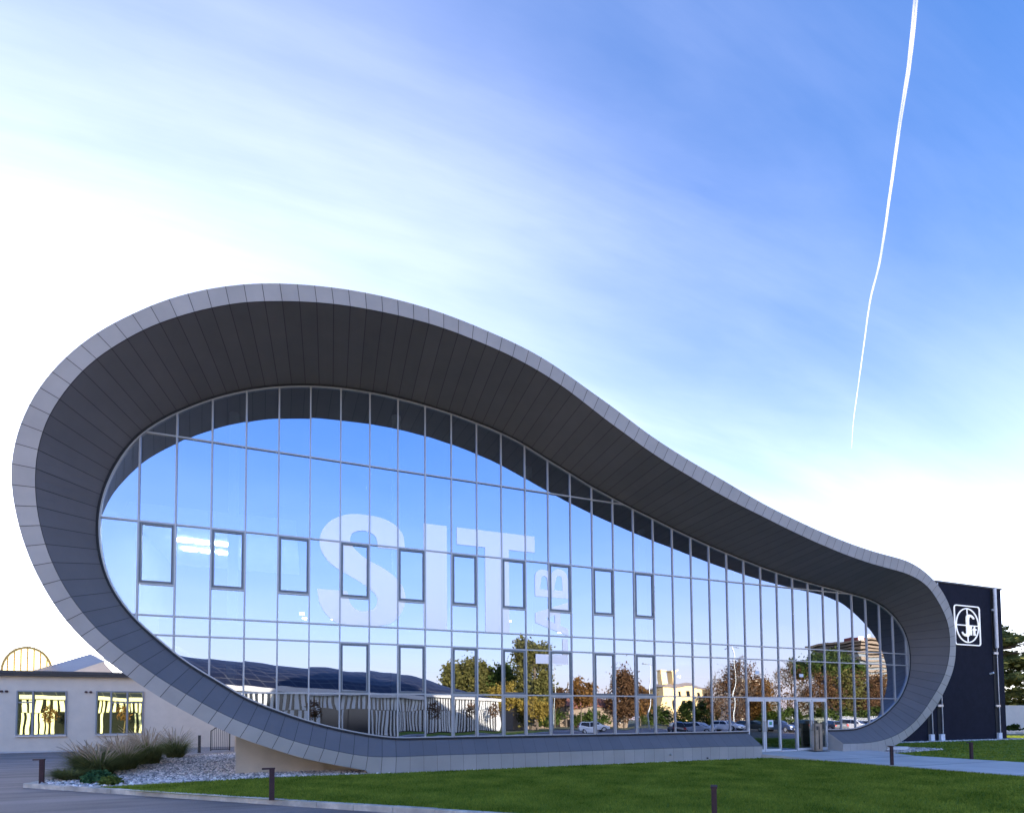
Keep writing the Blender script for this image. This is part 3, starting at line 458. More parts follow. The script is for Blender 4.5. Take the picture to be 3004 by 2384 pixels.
for _,q in CELLS[:100]:
    mb=MB(); mb.add([(x,0,z) for x,z in q],[tuple(range(len(q)))]); o=hqp(mb,'glass_pane',M['glass']); o['pane_seed']=random.random()
mb=MB()
for _,q in CELLS[100:]: mb.add([(x,0,z) for x,z in q],[tuple(range(len(q)))])
hqp(mb,'small_glass_panes',M['glass'])['kind']='stuff'
# outline of door bay: rows above doors keep T7 line
for k in range(-1,37):
    x=X0+k; s=zspan(x)
    if not s: continue
    lo=FLOOR if 24<=k<=29 else s[0]
    mb=MB(); mb.box(x-.024,x+.024,-.05,.09,lo,s[1]+.01); hqp(mb,'mullion',M['alu'])
for zt in TZ:
    xs=xspan(zt)
    if abs(zt-1.1)<.01:
        continue
    segs=[(xs[0],xs[-1])]
    if abs(zt-10.91)<.01: segs=[(xs[0],xs[-1])]
    if len(xs)>=4: segs=[(xs[0],xs[1]),(xs[2],xs[3])]
    for a,b in segs:
        mb=MB(); mb.box(a,b,-.047,.08,zt-.024,zt+.024); hqp(mb,'transom',M['alu'])
def sash(k,z0,z1,m,gm,wd=.075,y0=-.062):
    x0=X0+k+.026;x1=X0+k+1-.026; mb=MB()
    for (a,b,c,d) in ((x0,x0+wd,z0,z1),(x1-wd,x1,z0,z1),(x0+wd,x1-wd,z0,z0+wd),(x0+wd,x1-wd,z1-wd,z1)): mb.box(a,b,y0,.02,c,d)
    f=hqp(mb,'window',m)
    g=MB(); g.add([(x0+wd-12,-.01-4,z0+wd),(x1-wd-12,-.01-4,z0+wd),(x1-wd-12,-.01-4,z1-wd),(x0+wd-12,-.01-4,z1-wd)],[(0,1,2,3)]); g.build('pane',gm,f)
    gk=MB(); i=wd*.45
    for (a,b,c,d) in ((x0+i,x0+i+.012,z0+i,z1-i),(x1-i-.012,x1-i,z0+i,z1-i),(x0+i+.012,x1-i-.012,z0+i,z0+i+.012),(x0+i+.012,x1-i-.012,z1-i-.012,z1-i)): gk.box(a-12,b-12,y0-.004-4,y0+.002-4,c,d)
    gk.build('seal',M['gasket'],f)
for k in UP: sash(k,T3-.02,8.06-.026,M['sash'],M['glass'])
for k in LOW: sash(k,2.74+.026,4.52-.026,M['sash'],M['glass'])
for k in BOT: sash(k,1.115,2.74-.026,M['alu'],M['glass'],.07)
for k in UP:
    mb=MB(); mb.box(X0+k+.024,X0+k+.976,-.045,.07,T3-.07,T3-.024); hqp(mb,'transom',M['alu'])
# perimeter frame of the glazing: pale bead and black seal
pf=MB();pg=MB()
def inset(d):
    out=[]
    for i in range(n):
        t=RG[min(i+1,n-1)]-RG[max(i-1,0)]; t=t/np.hypot(*t); nn=np.array([t[1],-t[0]])
        out.append(RG[i]+nn*d)
    return out
def ringstrip(mb,d0,d1,y0,y1):
    a=inset(d0);b=inset(d1)
    for i in range(n-1):
        V=[(a[i][0],y0,a[i][1]),(a[i+1][0],y0,a[i+1][1]),(b[i+1][0],y0,b[i+1][1]),(b[i][0],y0,b[i][1]),(b[i+1][0],y1,b[i+1][1]),(b[i][0],y1,b[i][1])]
        mb.add(V,[(0,1,2,3),(3,2,4,5)])
ringstrip(pg,-.01,.055,-.066,0); ringstrip(pf,.057,.095,-.058,0)
hqp(pg,'perimeter_seal',M['gasket']); hqp(pf,'perimeter_bead',M['alu'])
# entrance doors
def door(k,hinge):
    x0=X0+k+.028;x1=X0+k+.972; z0=FLOOR+.015;z1=2.64; wd=.085; mb=MB()
    for (a,b,c,d) in ((x0,x0+wd,z0,z1),(x1-wd,x1,z0,z1),(x0+wd,x1-wd,z0,z0+.12),(x0+wd,x1-wd,z1-wd,z1)): mb.box(a,b,-.055,.01,c,d)
    dr=hqp(mb,'door',M['doorframe'])
    g=MB(); g.add([(x0+wd-12,-.02-4,z0+.12),(x1-wd-12,-.02-4,z0+.12),(x1-wd-12,-.02-4,z1-wd),(x0+wd-12,-.02-4,z1-wd)],[(0,1,2,3)]); g.build('door_glass',M['doorglass'],dr)
    hx=(x1-wd/2 if hinge<0 else x0+wd/2)-12; h=MB(); h.tube([(hx,-4.055,1.15),(hx,-4.13,1.15),(hx,-4.13,1.62),(hx,-4.055,1.62)],.014,8); h.build('handle',M['steel'],dr)
    px=(x0+.02 if hinge<0 else x1-.02)-12
    for zz in (.45,1.45,2.4):
        q=MB(); q.tube([(px,-4.075,zz-.08),(px,-4.075,zz+.08)],.022,8); q.build('hinge',M['doorframe'],dr)
    gk=MB(); i=wd-.014
    for (a,b,c,d) in ((x0+i,x0+wd,z0+.12,z1-wd),(x1-wd,x1-i,z0+.12,z1-wd)): gk.box(a-12,b-12,-.06-4,-.054-4,c,d)
    gk.build('seal',M['gasket'],dr)
door(24,-1);door(25,1);door(27,-1);door(28,1)
mb=MB(); mb.box(X0+24,X0+29,-.06,.03,2.645,2.712); mb.box(X0+26.026,X0+26.974,-.04,.02,FLOOR,FLOOR+.05); hqp(mb,'door_head',M['doorframe'])
# notices on the glass
mb=MB(); mb.box(X0+24.55,X0+24.80,-.004,-.001,3.83,3.98); mb.box(X0+27.3,X0+27.56,-.004,-.001,3.75,3.90); hqp(mb,'notice',M['white'])
mb=MB(); mb.box(X0+25.22,X0+25.55,-.026,-.0225,1.35,1.68); nb=hqp(mb,'notice',M['white'])
mb=MB(); mb.box(X0+25.30-12,X0+25.47-12,-4.029,-4.0262,1.45,1.6); mb.build('notice_symbol',mat('green_notice_ink',(.05,.30,.16),.6),nb)
# interior
itb=MB(); itb.box(-4.6,30,.35,10.6,4.55,5.1); hqp(itb,'floor_slab',M['inner'])
itb=MB(); itb.box(3,30,.13,10.6,-.1,FLOOR-.004); hqp(itb,'ground_floor_slab',M['inner'])
for x in (-2.6,3.0,8.5,14.1,19.6,25.2):
    s=zspan(x); c=MB(); c.tube([(x,1.1,max(FLOOR,s[0]+.05)),(x,1.1,s[1]-.1)],.17,16); hqp(c,'column',M['inner'])
c=MB(); c.box(-6.2,-.6,2.0,2.25,8.75,9.35); c.box(-6.2,-.6,2.25,8.5,8.95,9.1); hqp(c,'bulkhead',M['inner'])
for (x,y) in ((-4.77,4.45),(-4.15,4.48),(-3.44,4.48),(-4.78,5.65),(-4.16,5.7),(-3.52,5.75)):
    c=MB(); c.box(x-.24,x+.24,y-.15,y+.15,8.88,8.945); hqp(c,'ceiling_lamp',M['lampglow'])
for (x,y,z) in ((-.4,4,6.2),(-.3,4,6.0),(.8,4,6.25),(.8,4,6.05),(2.1,4,5.9),(4.9,4,5.85),(8.7,4,6.4),(11.3,4,6.0),(17.5,3,3.9)):
    c=MB(); c.tube([(x-.08,y,z),(x+.08,y,z)],.035,8); hqp(c,'spot_lamp',M['lampglow'])

def curve_letter(name,loops,y,th,m,parent,off=(12,4,0)):
    cu=bpy.data.curves.new(name,'CURVE'); cu.dimensions='2D'; cu.fill_mode='BOTH'; cu.extrude=th/2
    for lp in loops:
        s=cu.splines.new('POLY'); s.points.add(len(lp)-1); s.use_cyclic_u=True
        for p,(x,z) in zip(s.points,lp): p.co=(x,z,0,1)
    t=bpy.data.objects.new('tmp',cu); COL.objects.link(t); bpy.context.view_layer.update()
    me=bpy.data.meshes.new_from_object(t.evaluated_get(bpy.context.evaluated_depsgraph_get())); bpy.data.objects.remove(t)
    me.transform(Matrix(((1,0,0,-off[0]),(0,0,-1,y-off[1]),(0,1,0,-off[2]),(0,0,0,1)))); me.materials.clear(); me.materials.append(m); me.name=name
    o=bpy.data.objects.new(name,me); COL.objects.link(o); o.parent=parent; return o
def catmull(P,k=5):
    P=[np.array(p,float) for p in P]; out=[];m=len(P)
    for i in range(m):
        p0,p1,p2,p3=P[i-1],P[i],P[(i+1)%m],P[(i+2)%m]
        if np.hypot(*(p2-p1))<.6 and not (tuple(p1) in CORN or tuple(p2) in CORN):
            for t in np.linspace(0,1,k,endpoint=False): out.append(tuple(.5*((2*p1)+(-p0+p2)*t+(2*p0-5*p1+4*p2-p3)*t*t+(-p0+3*p1-3*p2+p3)*t**3)))
        else: out.append(tuple(p1))
    return out
S_=[[3.16,7.99],[3.11,8.49],[2.86,8.83],[2.64,8.97],[2.3,9.08],[1.89,9.12],[1.43,9.11],[1.11,9.05],[.83,8.93],[.55,8.74],[.36,8.5],[.24,8.22],[.22,7.92],[.32,7.59],[.56,7.28],[.87,7.06],[1.2,6.89],[1.52,6.72],[1.85,6.52],[2.06,6.34],[2.17,6.14],[2.15,5.93],[2.04,5.77],[1.85,5.68],[1.62,5.66],[1.4,5.74],[1.22,5.98],[1.14,6.34],[.15,6.34],[.21,5.91],[.37,5.58],[.6,5.33],[.9,5.17],[1.28,5.155],[2.2,5.155],[2.55,5.24],[2.86,5.45],[3.08,5.8],[3.18,6.25],[3.05,6.68],[2.77,7.0],[2.35,7.28],[1.93,7.47],[1.56,7.7],[1.31,7.95],[1.23,8.15],[1.28,8.36],[1.43,8.48],[1.68,8.54],[1.93,8.5],[2.1,8.37],[2.17,8.17],[2.18,7.99]]
CORN={(3.16,7.99),(2.18,7.99),(1.14,6.34),(.15,6.34),(1.28,5.155),(2.2,5.155)}
curve_letter('letter',[catmull(S_)],-.016,.004,M['film'],hq)
curve_letter('letter',[[(3.84,5.155),(4.72,5.155),(4.72,9.07),(3.84,9.07)]],-.016,.004,M['film'],hq)
curve_letter('letter',[[(5.1,8.42),(6.22,8.42),(6.22,5.155),(7.2,5.155),(7.2,8.42),(8.3,8.42),(8.3,9.07),(5.1,9.07)]],-.016,.004,M['film'],hq)
def halfbump(zc,r,x0,x1,k=8): # bump pointing +z from base zc: bowl of rotated B between x0..x1
    return [(x1-(x1-x0)*(i/k),zc) for i in (0,)]
def arcpts(cx,cz,rx,rz,a0,a1,k=9): return [(cx+rx*math.cos(R(a0+(a1-a0)*i/k)),cz+rz*math.sin(R(a0+(a1-a0)*i/k))) for i in range(k+1)]
# LAB, set vertically and reading upwards
bo=[(8.3,6.68),(9.75,6.68)]+arcpts(9.37,7.5,.38,.36,0,180)+arcpts(8.66,7.48,.36,.3,0,180)[1:]
curve_letter('letter',[bo,[(9.12,6.98)]+arcpts(9.36,7.42,.14,.16,180,0)[::1]+[(9.5,6.98)],[(8.52,6.98)]+arcpts(8.7,7.38,.13,.15,180,0)+[(8.86,6.98)]],-.016,.004,M['film'],hq)
curve_letter('letter',[[(8.3,5.62),(9.75,5.155),(9.75,5.45),(9.4,5.55),(9.4,6.08),(9.75,6.2),(9.75,6.52),(8.3,6.02)],[(8.7,5.8),(9.15,5.64),(9.15,5.98)]],-.016,.004,M['film'],hq)
curve_letter('letter',[[(8.3,4.0),(9.72,4.0),(9.72,5.02),(9.48,5.02),(9.48,4.38),(8.3,4.38)]],-.016,.004,M['film'],hq)
# sockets on the base
mb=MB(); mb.tube([(14.0,-.80,.30),(14.0,-.90,.30)],.045,10); hqp(mb,'outdoor_socket',M['alu'])
mb=MB(); mb.tube([(15.9,-.78,.09),(15.9,-.84,.09)],.03,10); hqp(mb,'drain_outlet',M['gasket'])
# wall that carries the left end of the frame
sw=empty('support_wall',(-.5,3,0)); tag(sw,'low cream rendered wall carrying the underside of the curved frame','wall')
lowc=[(x+.5,z) for x,z in RO if -2.42<x<4.5 and z<3]; lowc=[(x,z+.0) for x,z in lowc]; lowc.sort()
pol=[(-1.93,-.3)]+[(-1.93,lowc[0][1]+.02)]+[(x,max(z,-.2)) for x,z in lowc if x>-1.92]+[(5,-.3)]
mb=MB(); mb.prism(pol,-2.0,4.5); mb.build('wall',M['render2'],sw,fixn=True)
mb=MB(); mb.box(.72,.92,-2.09,-2.003,-.3,.34); mb.build('pilaster',M['render2'],sw)

# ------------------------------------------------------------------ low beige building on the left
LB=empty('beige_building',(-14,23.5,0)); tag(LB,'low beige rendered building with dark eaves and two striped reflecting windows','building')
def lbp(mb,name,m,par=None,**k):
    mb.v=[(x+14,y-23.5,z) for x,y,z in mb.v]; return mb.build(name,m,par or LB,**k)
WIN=[(-17.72,-15.1,.98,3.86),(-13.5,-10.8,.98,3.88)]
mb=MB(); xs=[-60]+[v for w_ in WIN for v in w_[:2]]+[0]
for i in range(0,len(xs)-1,2): mb.box(xs[i],xs[i+1],23.5,24,-.3,4.8)
for a,b,c,d in WIN: mb.box(a,b,23.5,24,-.3,c); mb.box(a,b,23.5,24,d,4.8)
mb.box(-60,0,24,40,-.3,4.7); lbp(mb,'wall',M['render'])
mb=MB(); mb.box(-60,0,23.44,23.498,-.2,-.02); lbp(mb,'plinth',M['plinth'])
mb=MB(); mb.box(-60,.3,23.1,24,4.802,4.93); mb.box(-60,.3,23.02,24,4.933,5.03); mb.box(-60,.3,23.1,24,5.033,5.12); lbp(mb,'eaves',M['fascia_dark'])
def lwin(a,b,c,d,muls,subs):
    f=MB(); t=.07
    for q in ((a,a+t,c,d),(b-t,b,c,d),(a+t,b-t,c,c+t),(a+t,b-t,d-t,d)): f.box(q[0],q[1],23.40,23.56,q[2],q[3])
    for m_ in muls: f.box(m_-.05,m_+.05,23.41,23.55,c+t,d-t)
    for (p,q,z) in subs: f.box(p,q,23.42,23.54,z-.04,z+.04)
    fr=lbp(f,'window',M['winframe'])
    ed=[a+t]+sum([[m_-.05,m_+.05] for m_ in muls],[])+[b-t]
    for i in range(0,len(ed),2):
        g=MB(); g.add([(ed[i],23.5,c+t),(ed[i+1],23.5,c+t),(ed[i+1],23.5,d-t),(ed[i],23.5,d-t)],[(0,1,2,3)]); lbp(g,'pane',M['winglass'],fr)
    k=MB(); k.box(a-.04,b+.04,23.34,23.5,c-.08,c-.003); lbp(k,'sill',M['pipe'],fr)
    g=MB(); g.box(a,b,23.62,23.66,c,d); lbp(g,'blind',M['darkglass'],fr)
lwin(*WIN[0],[-16.88],[(-17.65,-16.93,3.1)])
lwin(*WIN[1],[-12.66,-11.74],[(-12.61,-11.79,3.1),(-11.69,-10.87,3.1)])
for x in (-18.5,-18.24,-14.06,-13.8):
    b=MB(); b.tube([(x,23.5,3.8),(x,23.36,3.8)],.07,10); lbp(b,'wall_lamp',M['corten'])
# metal roofs beyond the eaves
rm=M['roofmetal']; t=rm.node_tree; pb_=t.nodes['Principled BSDF']; tc=N(t,'ShaderNodeTexCoord'); wv=N(t,'ShaderNodeTexWave',inp={'Scale':2.2,'Distortion':0.0}); wv.bands_direction='X'; mp=N(t,'ShaderNodeMapping'); mp.inputs['Rotation'].default_value=(0,0,R(18)); t.links.new(tc.outputs['Object'],mp.inputs[0]); t.links.new(mp.outputs[0],wv.inputs['Vector'])
bp=N(t,'ShaderNodeBump',inp={'Strength':.8,'Distance':.06}); t.links.new(wv.outputs[0],bp.inputs['Height']); t.links.new(bp.outputs[0],pb_.inputs['Normal'])
# thin shed roof rising to the right, its ridge behind
mb=MB(); P1=(-21.6,31,5.1);P2=(-16.35,31,7.15);P3=(-14.55,28.2,6.33);P4=(-17.3,28,5.1)
mb.add([P1,P2,P3,P4],[(0,1,2,3)]); mb.add([(-16.35,31,7.15),(-14.55,28.2,6.33),(-14.55,36,6.33),(-16.35,36,7.15)],[(0,1,2,3)])
lbp(mb,'roof',rm,fixn=False)
mb=MB(); mb.add([(-17.3,28,5.1),(-14.55,28.2,6.33),(-14.5,28.2,6.15),(-16.5,28,5.1)],[(0,1,2,3)]); mb.add([(-16.5,27.99,5.1),(-14.5,28.19,6.15),(-13.6,28.2,5.1)],[(0,1,2)])
lbp(mb,'roof_gable',M['render2'])
# barrel vault rooflight with translucent ribbed gable
cxv,zv,rx,rz=-20.65,5.75,1.62,1.95
V=[(cxv+rx*math.cos(R(a)),zv+rz*math.sin(R(a))) for a in range(0,181,12)]
mb=MB(); m_=len(V)
for i in range(m_-1): mb.add([(V[i][0],32,V[i][1]),(V[i+1][0],32,V[i+1][1]),(V[i+1][0]-9,42,V[i+1][1]),(V[i][0]-9,42,V[i][1])],[(0,1,2,3)])
vm=bpy.data.materials.new('translucent_grey_sheet'); vm.use_nodes=True; vt=vm.node_tree; vp_=vt.nodes['Principled BSDF']; vp_.inputs['Base Color'].default_value=(.45,.46,.48,1); vtl=N(vt,'ShaderNodeBsdfTranslucent'); vtl.inputs[0].default_value=(.9,.85,.7,1); vtr=N(vt,'ShaderNodeBsdfTransparent'); va=N(vt,'ShaderNodeMixShader'); va.inputs[0].default_value=.45; vb=N(vt,'ShaderNodeMixShader'); vb.inputs[0].default_value=.35; vt.links.new(vp_.outputs[0],va.inputs[1]); vt.links.new(vtl.outputs[0],va.inputs[2]); vt.links.new(va.outputs[0],vb.inputs[1]); vt.links.new(vtr.outputs[0],vb.inputs[2]); vt.links.new(vb.outputs[0],vt.nodes['Material Output'].inputs[0])
vr=lbp(mb,'vault_roof',vm)
mb=MB(); mb.add([(x,32.02,z) for x,z in V]+[(V[-1][0],32.02,4.6),(V[0][0],32.02,4.6)],[tuple(range(m_+2))]); 
yg=M['yellowglass'].node_tree; 
yg.nodes['Principled BSDF'].inputs['Transmission Weight'].default_value=0.0
tr_=N(yg,'ShaderNodeBsdfTranslucent'); tr_.inputs[0].default_value=(.95,.85,.55,1); mx_=N(yg,'ShaderNodeMixShader'); mx_.inputs[0].default_value=.75; yg.links.new(yg.nodes['Principled BSDF'].outputs[0],mx_.inputs[1]); yg.links.new(tr_.outputs[0],mx_.inputs[2]); yg.links.new(mx_.outputs[0],yg.nodes['Material Output'].inputs[0])
lbp(mb,'gable_glazing',M['yellowglass'],None)
mb=MB()
for i in range(1,8):
    x=cxv-rx+2*rx*i/8; h=rz*math.sqrt(max(0,1-((x-cxv)/rx)**2)); mb.box(x-.03,x+.03,31.92,32.0,4.9,zv+h)
for i in range(m_-1):
    a,b=V[i],V[i+1]; mb.add([(a[0],31.9,a[1]),(b[0],31.9,b[1]),(cxv+(b[0]-cxv)*.9,31.9,zv+(b[1]-zv)*.9),(cxv+(a[0]-cxv)*.9,31.9,zv+(a[1]-zv)*.9)],[(0,1,2,3)])
lbp(mb,'gable_ribs',M['vaultrib'])

# gate and post beside the gravel
gt=empty('metal_gate',(-5,15.5,0)); tag(gt,'narrow barred metal gate between the beige wall and the curved frame','gate')
mb=MB(); mb.tube([(-.45,0,.1),(-.45,0,1.25),(-.1,0,1.5),(.2,0,1.55),(.52,0,1.4),(.52,0,.1)],.03,6); mb.build('gate_frame',M['pipedark'],gt)
mb=MB()
for i in range(9):
    x=-.36+i*.098; zt=1.3 if i==0 else 1.45; mb.tube([(x,0,.18),(x,0,zt)],.011,5)
mb.tube([(-.45,0,.18),(.52,0,.18)],.02,5); mb.build('bars',M['pipedark'],gt)
mb=MB(); mb.box(-.065,.065,-.065,.065,0,1.0); mb.box(-.085,.085,-.085,.085,0,.03); o=mb.build('gate_post',M['fascia_dark']); o.location=(-6.1,15.9,0); tag(o,'short dark square post standing left of the barred gate','post')
gw=MB(); gw.box(-4.2,-3.5,15.3,23.4,-.2,1.9); tag(gw.build('side_wall',M['render2']),'short cream wall beside the gate under the curved frame','wall')

# ------------------------------------------------------------------ black building on the right
BB=empty('black_building',(44,10,0)); tag(BB,'windowless navy black building behind the right end of the frame','building')
def bbp(mb,name,m,par=None,**k):
    mb.v=[(x-44,y-10,z) for x,y,z in mb.v]; return mb.build(name,m,par or BB,**k)
mb=MB(); mb.box(28,50.62,6.2,30,-.2,11.62); bbp(mb,'wall',M['black'])
mb=MB(); mb.box(27.9,50.70,6.14,30.1,11.623,11.74); bbp(mb,'parapet',M['fascia_dark'])
for (a,b,top) in ((41.45,41.9,11.6),(42.55,43.02,11.6),(49.28,49.72,11.6)):
    mb=MB(); mb.box(a,b-.1,6.17,6.198,0,top-.003); rc=bbp(mb,'downpipe_recess',M['pipedark'])
    mb=MB(); mb.tube([(b-.05,6.1,.45),(b-.05,6.1,11.55)],.035,8); dp=bbp(mb,'downpipe',M['pipe'])
    mb=MB(); mb.box(a+.03,b-.02,6.0,6.16,-.02,.5); bbp(mb,'pipe_foot',M['white'],dp)
    for zb in (2.55,6.6,9.95):
        if zb>3 and a<45: continue
        mb=MB(); mb.box(a-.06,b+.02,6.05,6.14,zb-.08,zb+.08); bbp(mb,'pipe_bracket',M['pipe'],dp)
mb=MB(); mb.tube([(49.5,6.02,7.0),(49.5,6.02,11.6)],.12,12); bbp(mb,'rainwater_pipe',M['pipe'])
mb=MB(); mb.tube([(48.85,6.19,5.0),(48.85,5.95,5.08)],.07,8); bbp(mb,'wall_lamp',M['white'])

# logo sign
SG=empty('logo_sign',(46.15,6.1,8.57)); tag(SG,'white outlined logo sign reading Sit inside an oval on the black wall','sign')
OFFS=(46.15,6.1,8.57)
def rrect(cx_,cz_,hx,hz,r,k=6):
    out=[]
    for (sx,sz,a0) in ((1,1,0),(-1,1,90),(-1,-1,180),(1,-1,270)):
        for i in range(k+1):
            a=R(a0+90*i/k); out.append((cx_+sx*(hx-r)+r*math.cos(a),cz_+sz*(hz-r)+r*math.sin(a)))
    return out
def ell(cx_,cz_,hx,hz,k=48): return [(cx_+hx*math.cos(2*PI*i/k),cz_+hz*math.sin(2*PI*i/k)) for i in range(k)]
cx_,cz_=46.15,8.57
curve_letter('sign_border',[rrect(cx_,cz_,1.5,1.5,.24),rrect(cx_,cz_,1.43,1.43,.18)],6.06,.06,M['sign'],SG,OFFS)
curve_letter('oval',[ell(cx_,cz_,1.34,1.31),ell(cx_,cz_,1.26,1.23)],6.06,.05,M['sign'],SG,OFFS)
def b_(x0,x1,z0,z1): return [(x0,z0),(x1,z0),(x1,z1),(x0,z1)]
curve_letter('cross_bar',[b_(cx_-1.24,cx_-.14,cz_-.035,cz_+.035)],6.058,.04,M['sign'],SG,OFFS)
curve_letter('cross_bar',[b_(cx_+.16,cx_+1.24,cz_-.035,cz_+.035)],6.058,.04,M['sign'],SG,OFFS)
curve_letter('cross_bar',[b_(cx_-.04,cx_+.04,cz_+.84,cz_+1.21)],6.058,.04,M['sign'],SG,OFFS)
curve_letter('cross_bar',[b_(cx_-.04,cx_+.04,cz_-1.21,cz_-.80)],6.058,.04,M['sign'],SG,OFFS)
def gl(pts): return [(cx_+x,cz_+z) for x,z in pts]
CORN=set()
longs=[(-.14,-.55),(-.14,.45),(-.13,.62),(-.05,.78),(.12,.84),(.38,.83),(.6,.76),(.78,.62),(.80,.52),(.72,.50),(.58,.60),(.42,.68),(.28,.66),(.20,.55),(.17,.38),(.17,-.75),(.10,-.82),(-.15,-.84),(-.42,-.80),(-.62,-.66),(-.68,-.52),(-.62,-.50),(-.48,-.62),(-.30,-.66),(-.18,-.63)]
curve_letter('letter',[gl(longs)],6.06,.06,M['sign'],SG,OFFS)
curve_letter('letter',[gl([(.27,-.72),(.46,-.72),(.46,-.27),(.24,-.24),(.24,-.33),(.27,-.36)])],6.06,.06,M['sign'],SG,OFFS)
curve_letter('letter',[gl([(.36+.12*math.cos(a/8*PI),-.12+.12*math.sin(a/8*PI)) for a in range(16)])],6.06,.06,M['sign'],SG,OFFS)
curve_letter('letter',[gl([(.66,-.72),(.92,-.72),(.92,-.62),(.86,-.62),(.86,-.34),(1.02,-.34),(1.02,-.22),(.86,-.22),(.86,-.02),(.80,-.02),(.74,-.16),(.60,-.24),(.60,-.34),(.66,-.34)])],6.06,.06,M['sign'],SG,OFFS)

# white yard wall and dark hedge far right
mb=MB(); mb.box(58,100,19.5,19.8,-.1,3.0); tag(mb.build('yard_wall',M['render']),'pale yard wall below the cedar at the right edge','wall')
mb=MB(); mb.box(55,100,15.6,15.9,-.16,.06); tag(mb.build('kerb',M['conc']),'far kerb in front of the pale yard wall at the right edge','kerb')

# bollards
def bollard():
    o=empty('bollard_light'); mb=MB(); mb.box(-.055,.055,-.04,.04,0,.70); mb.build('post',M['corten'],o)
    mb=MB(); mb.box(-.21,.065,-.05,.05,.702,.735); mb.build('lamp_head',M['corten'],o)
    mb=MB(); mb.box(-.19,-.06,-.035,.035,.694,.701); mb.build('lens',M['plinth'],o)
    return o
b0=bollard()
for i,(x,y,rz,z,lb) in enumerate([(-7.5,.33,0,0,'rust brown bollard light at the kerb corner beside the ornamental grasses'),(-.85,-5.88,0,0,'rust brown bollard light in the lawn in front of the cream support wall'),
    (5.97,-12.5,228,0,'rust brown bollard light cut off by the bottom edge of the photo'),(19.88,-5.84,235,0,'rust brown bollard light on the near edge of the concrete path'),(25.3,-5.36,240,0,'rust brown bollard light on the far edge of the concrete path before the black building')]):
    o=b0 if i==0 else copy_tree(b0); o.location=(x,y,z); o.rotation_euler=(0,0,R(rz)); tag(o,lb,'bollard','rust brown bollard lights around the lawn')
# entrance totem
tt=empty('entrance_totem',(22.86,-.38,.165)); tag(tt,'brushed bronze steel totem standing on the landing before the entrance doors','totem')
mb=MB(); mb.box(-.22,.22,-.06,.06,.02,1.30); o=mb.build('body',M['steel'],tt); bv=o.modifiers.new('b','BEVEL'); bv.width=.012; bv.segments=2
mb=MB(); mb.box(-.235,.235,-.075,.075,1.302,1.325); mb.build('cap',M['steel'],tt)
mb=MB(); mb.box(-.55,.42,-.28,.28,-.02,.018); mb.build('base_plate',M['pipedark'],tt)
mb=MB(); mb.box(-.03,.03,-.064,-.061,.1,1.2); mb.build('front_groove',M['pipedark'],tt)
mb=MB(); mb.box(-.17,-.06,-.067,-.0615,1.02,1.2); mb.build('reader_panel',M['gasket'],tt)

# ------------------------------------------------------------------ planting
def tuft(name,x,y,h,r,nb,npl,mb_,mp_,label,cat='ornamental grass',group=None,tilt=(0,0)):
    root=empty(name,(x,y,0)); tag(root,label,cat,group)
    def ribbons(k,h0,h1,w0,sp,droop,seg=5,r0=.25,inner=0,flare=None):
        V=[];F=[]
        for _ in range(k):
            a=random.uniform(0,2*PI); ca,sa=math.cos(a),math.sin(a); q=random.random()**.6*r*r0; bx,by=q*ca,q*sa
            H_=random.uniform(h0,h1); out=random.uniform(.25,1)*sp*r; dr=random.uniform(.2,1)*droop
            px,py=-sa,ca; o=len(V)
            for s in range(seg+1):
                t_=s/seg; rr=out*(t_**1.6); z=H_*(t_-dr*t_**3)
                if flare: wdt=w0*(.25 if t_<.55 else 1.0-abs(t_-.8)*2.4)
                else: wdt=w0*(1-t_*.85)
                X_=bx+ca*rr+tilt[0]*t_*H_;Y_=by+sa*rr+tilt[1]*t_*H_
                V+= [(X_-px*wdt,Y_-py*wdt,max(z,.01)),(X_+px*wdt,Y_+py*wdt,max(z,.01))]
            for s in range(seg): F.append((o+2*s,o+2*s+1,o+2*s+3,o+2*s+2))
        return np.array(V),np.array(F)
    V,F=ribbons(int(nb*.85),h*.3,h*.95,.013,1.3,.74,6,.36); np_mesh('foliage',V,F,mb_,root)
    if npl:
        V,F=ribbons(npl,h*.72,h*1.15,.019,1.25,.30,8,.2,flare=True); np_mesh('plumes',V,F,mp_,root)
    return root
G1='clumps of ornamental grass at the left of the gravel bed'
for (x,y,h,r,lb) in [(-6.35,11.3,1.6,.95,'tallest plumed ornamental grass clump nearest to the gate'),(-6.5,7.5,1.6,.95,'plumed ornamental grass clump second from the gate'),(-6.6,4.6,1.4,.95,'plumed ornamental grass clump in the middle of the row leaning left'),(-6.75,2.6,1.25,.95,'broad low arching ornamental grass clump behind the green mound'),
    (-7.45,3.6,1.2,.7,'pale plumed grass clump leaning over the asphalt on the left'),(-7.3,6.2,1.35,.8,'plumed grass clump at the asphalt edge in the middle of the row'),(-7.2,9.3,1.5,.8,'plumed grass clump at the asphalt edge under the right window')]:
    tuft('ornamental_grass',x,y,h,r,1500,80 if h>1.3 else 66,M['gr_green'],M['gr_plume'],lb,'ornamental grass',G1,(random.uniform(-.12,.05),random.uniform(-.05,.05)))
tuft('ornamental_grass',-7.05,1.15,.55,.6,1300,0,M['gr_green'],M['gr_plume'],'low olive green grass mound without plumes beside the corner bollard','ornamental grass',G1)
tuft('ornamental_grass',-7.5,1.8,.5,.45,800,0,M['gr_green'],M['gr_plume'],'small olive grass mound at the left kerb behind the corner bollard','ornamental grass',G1)
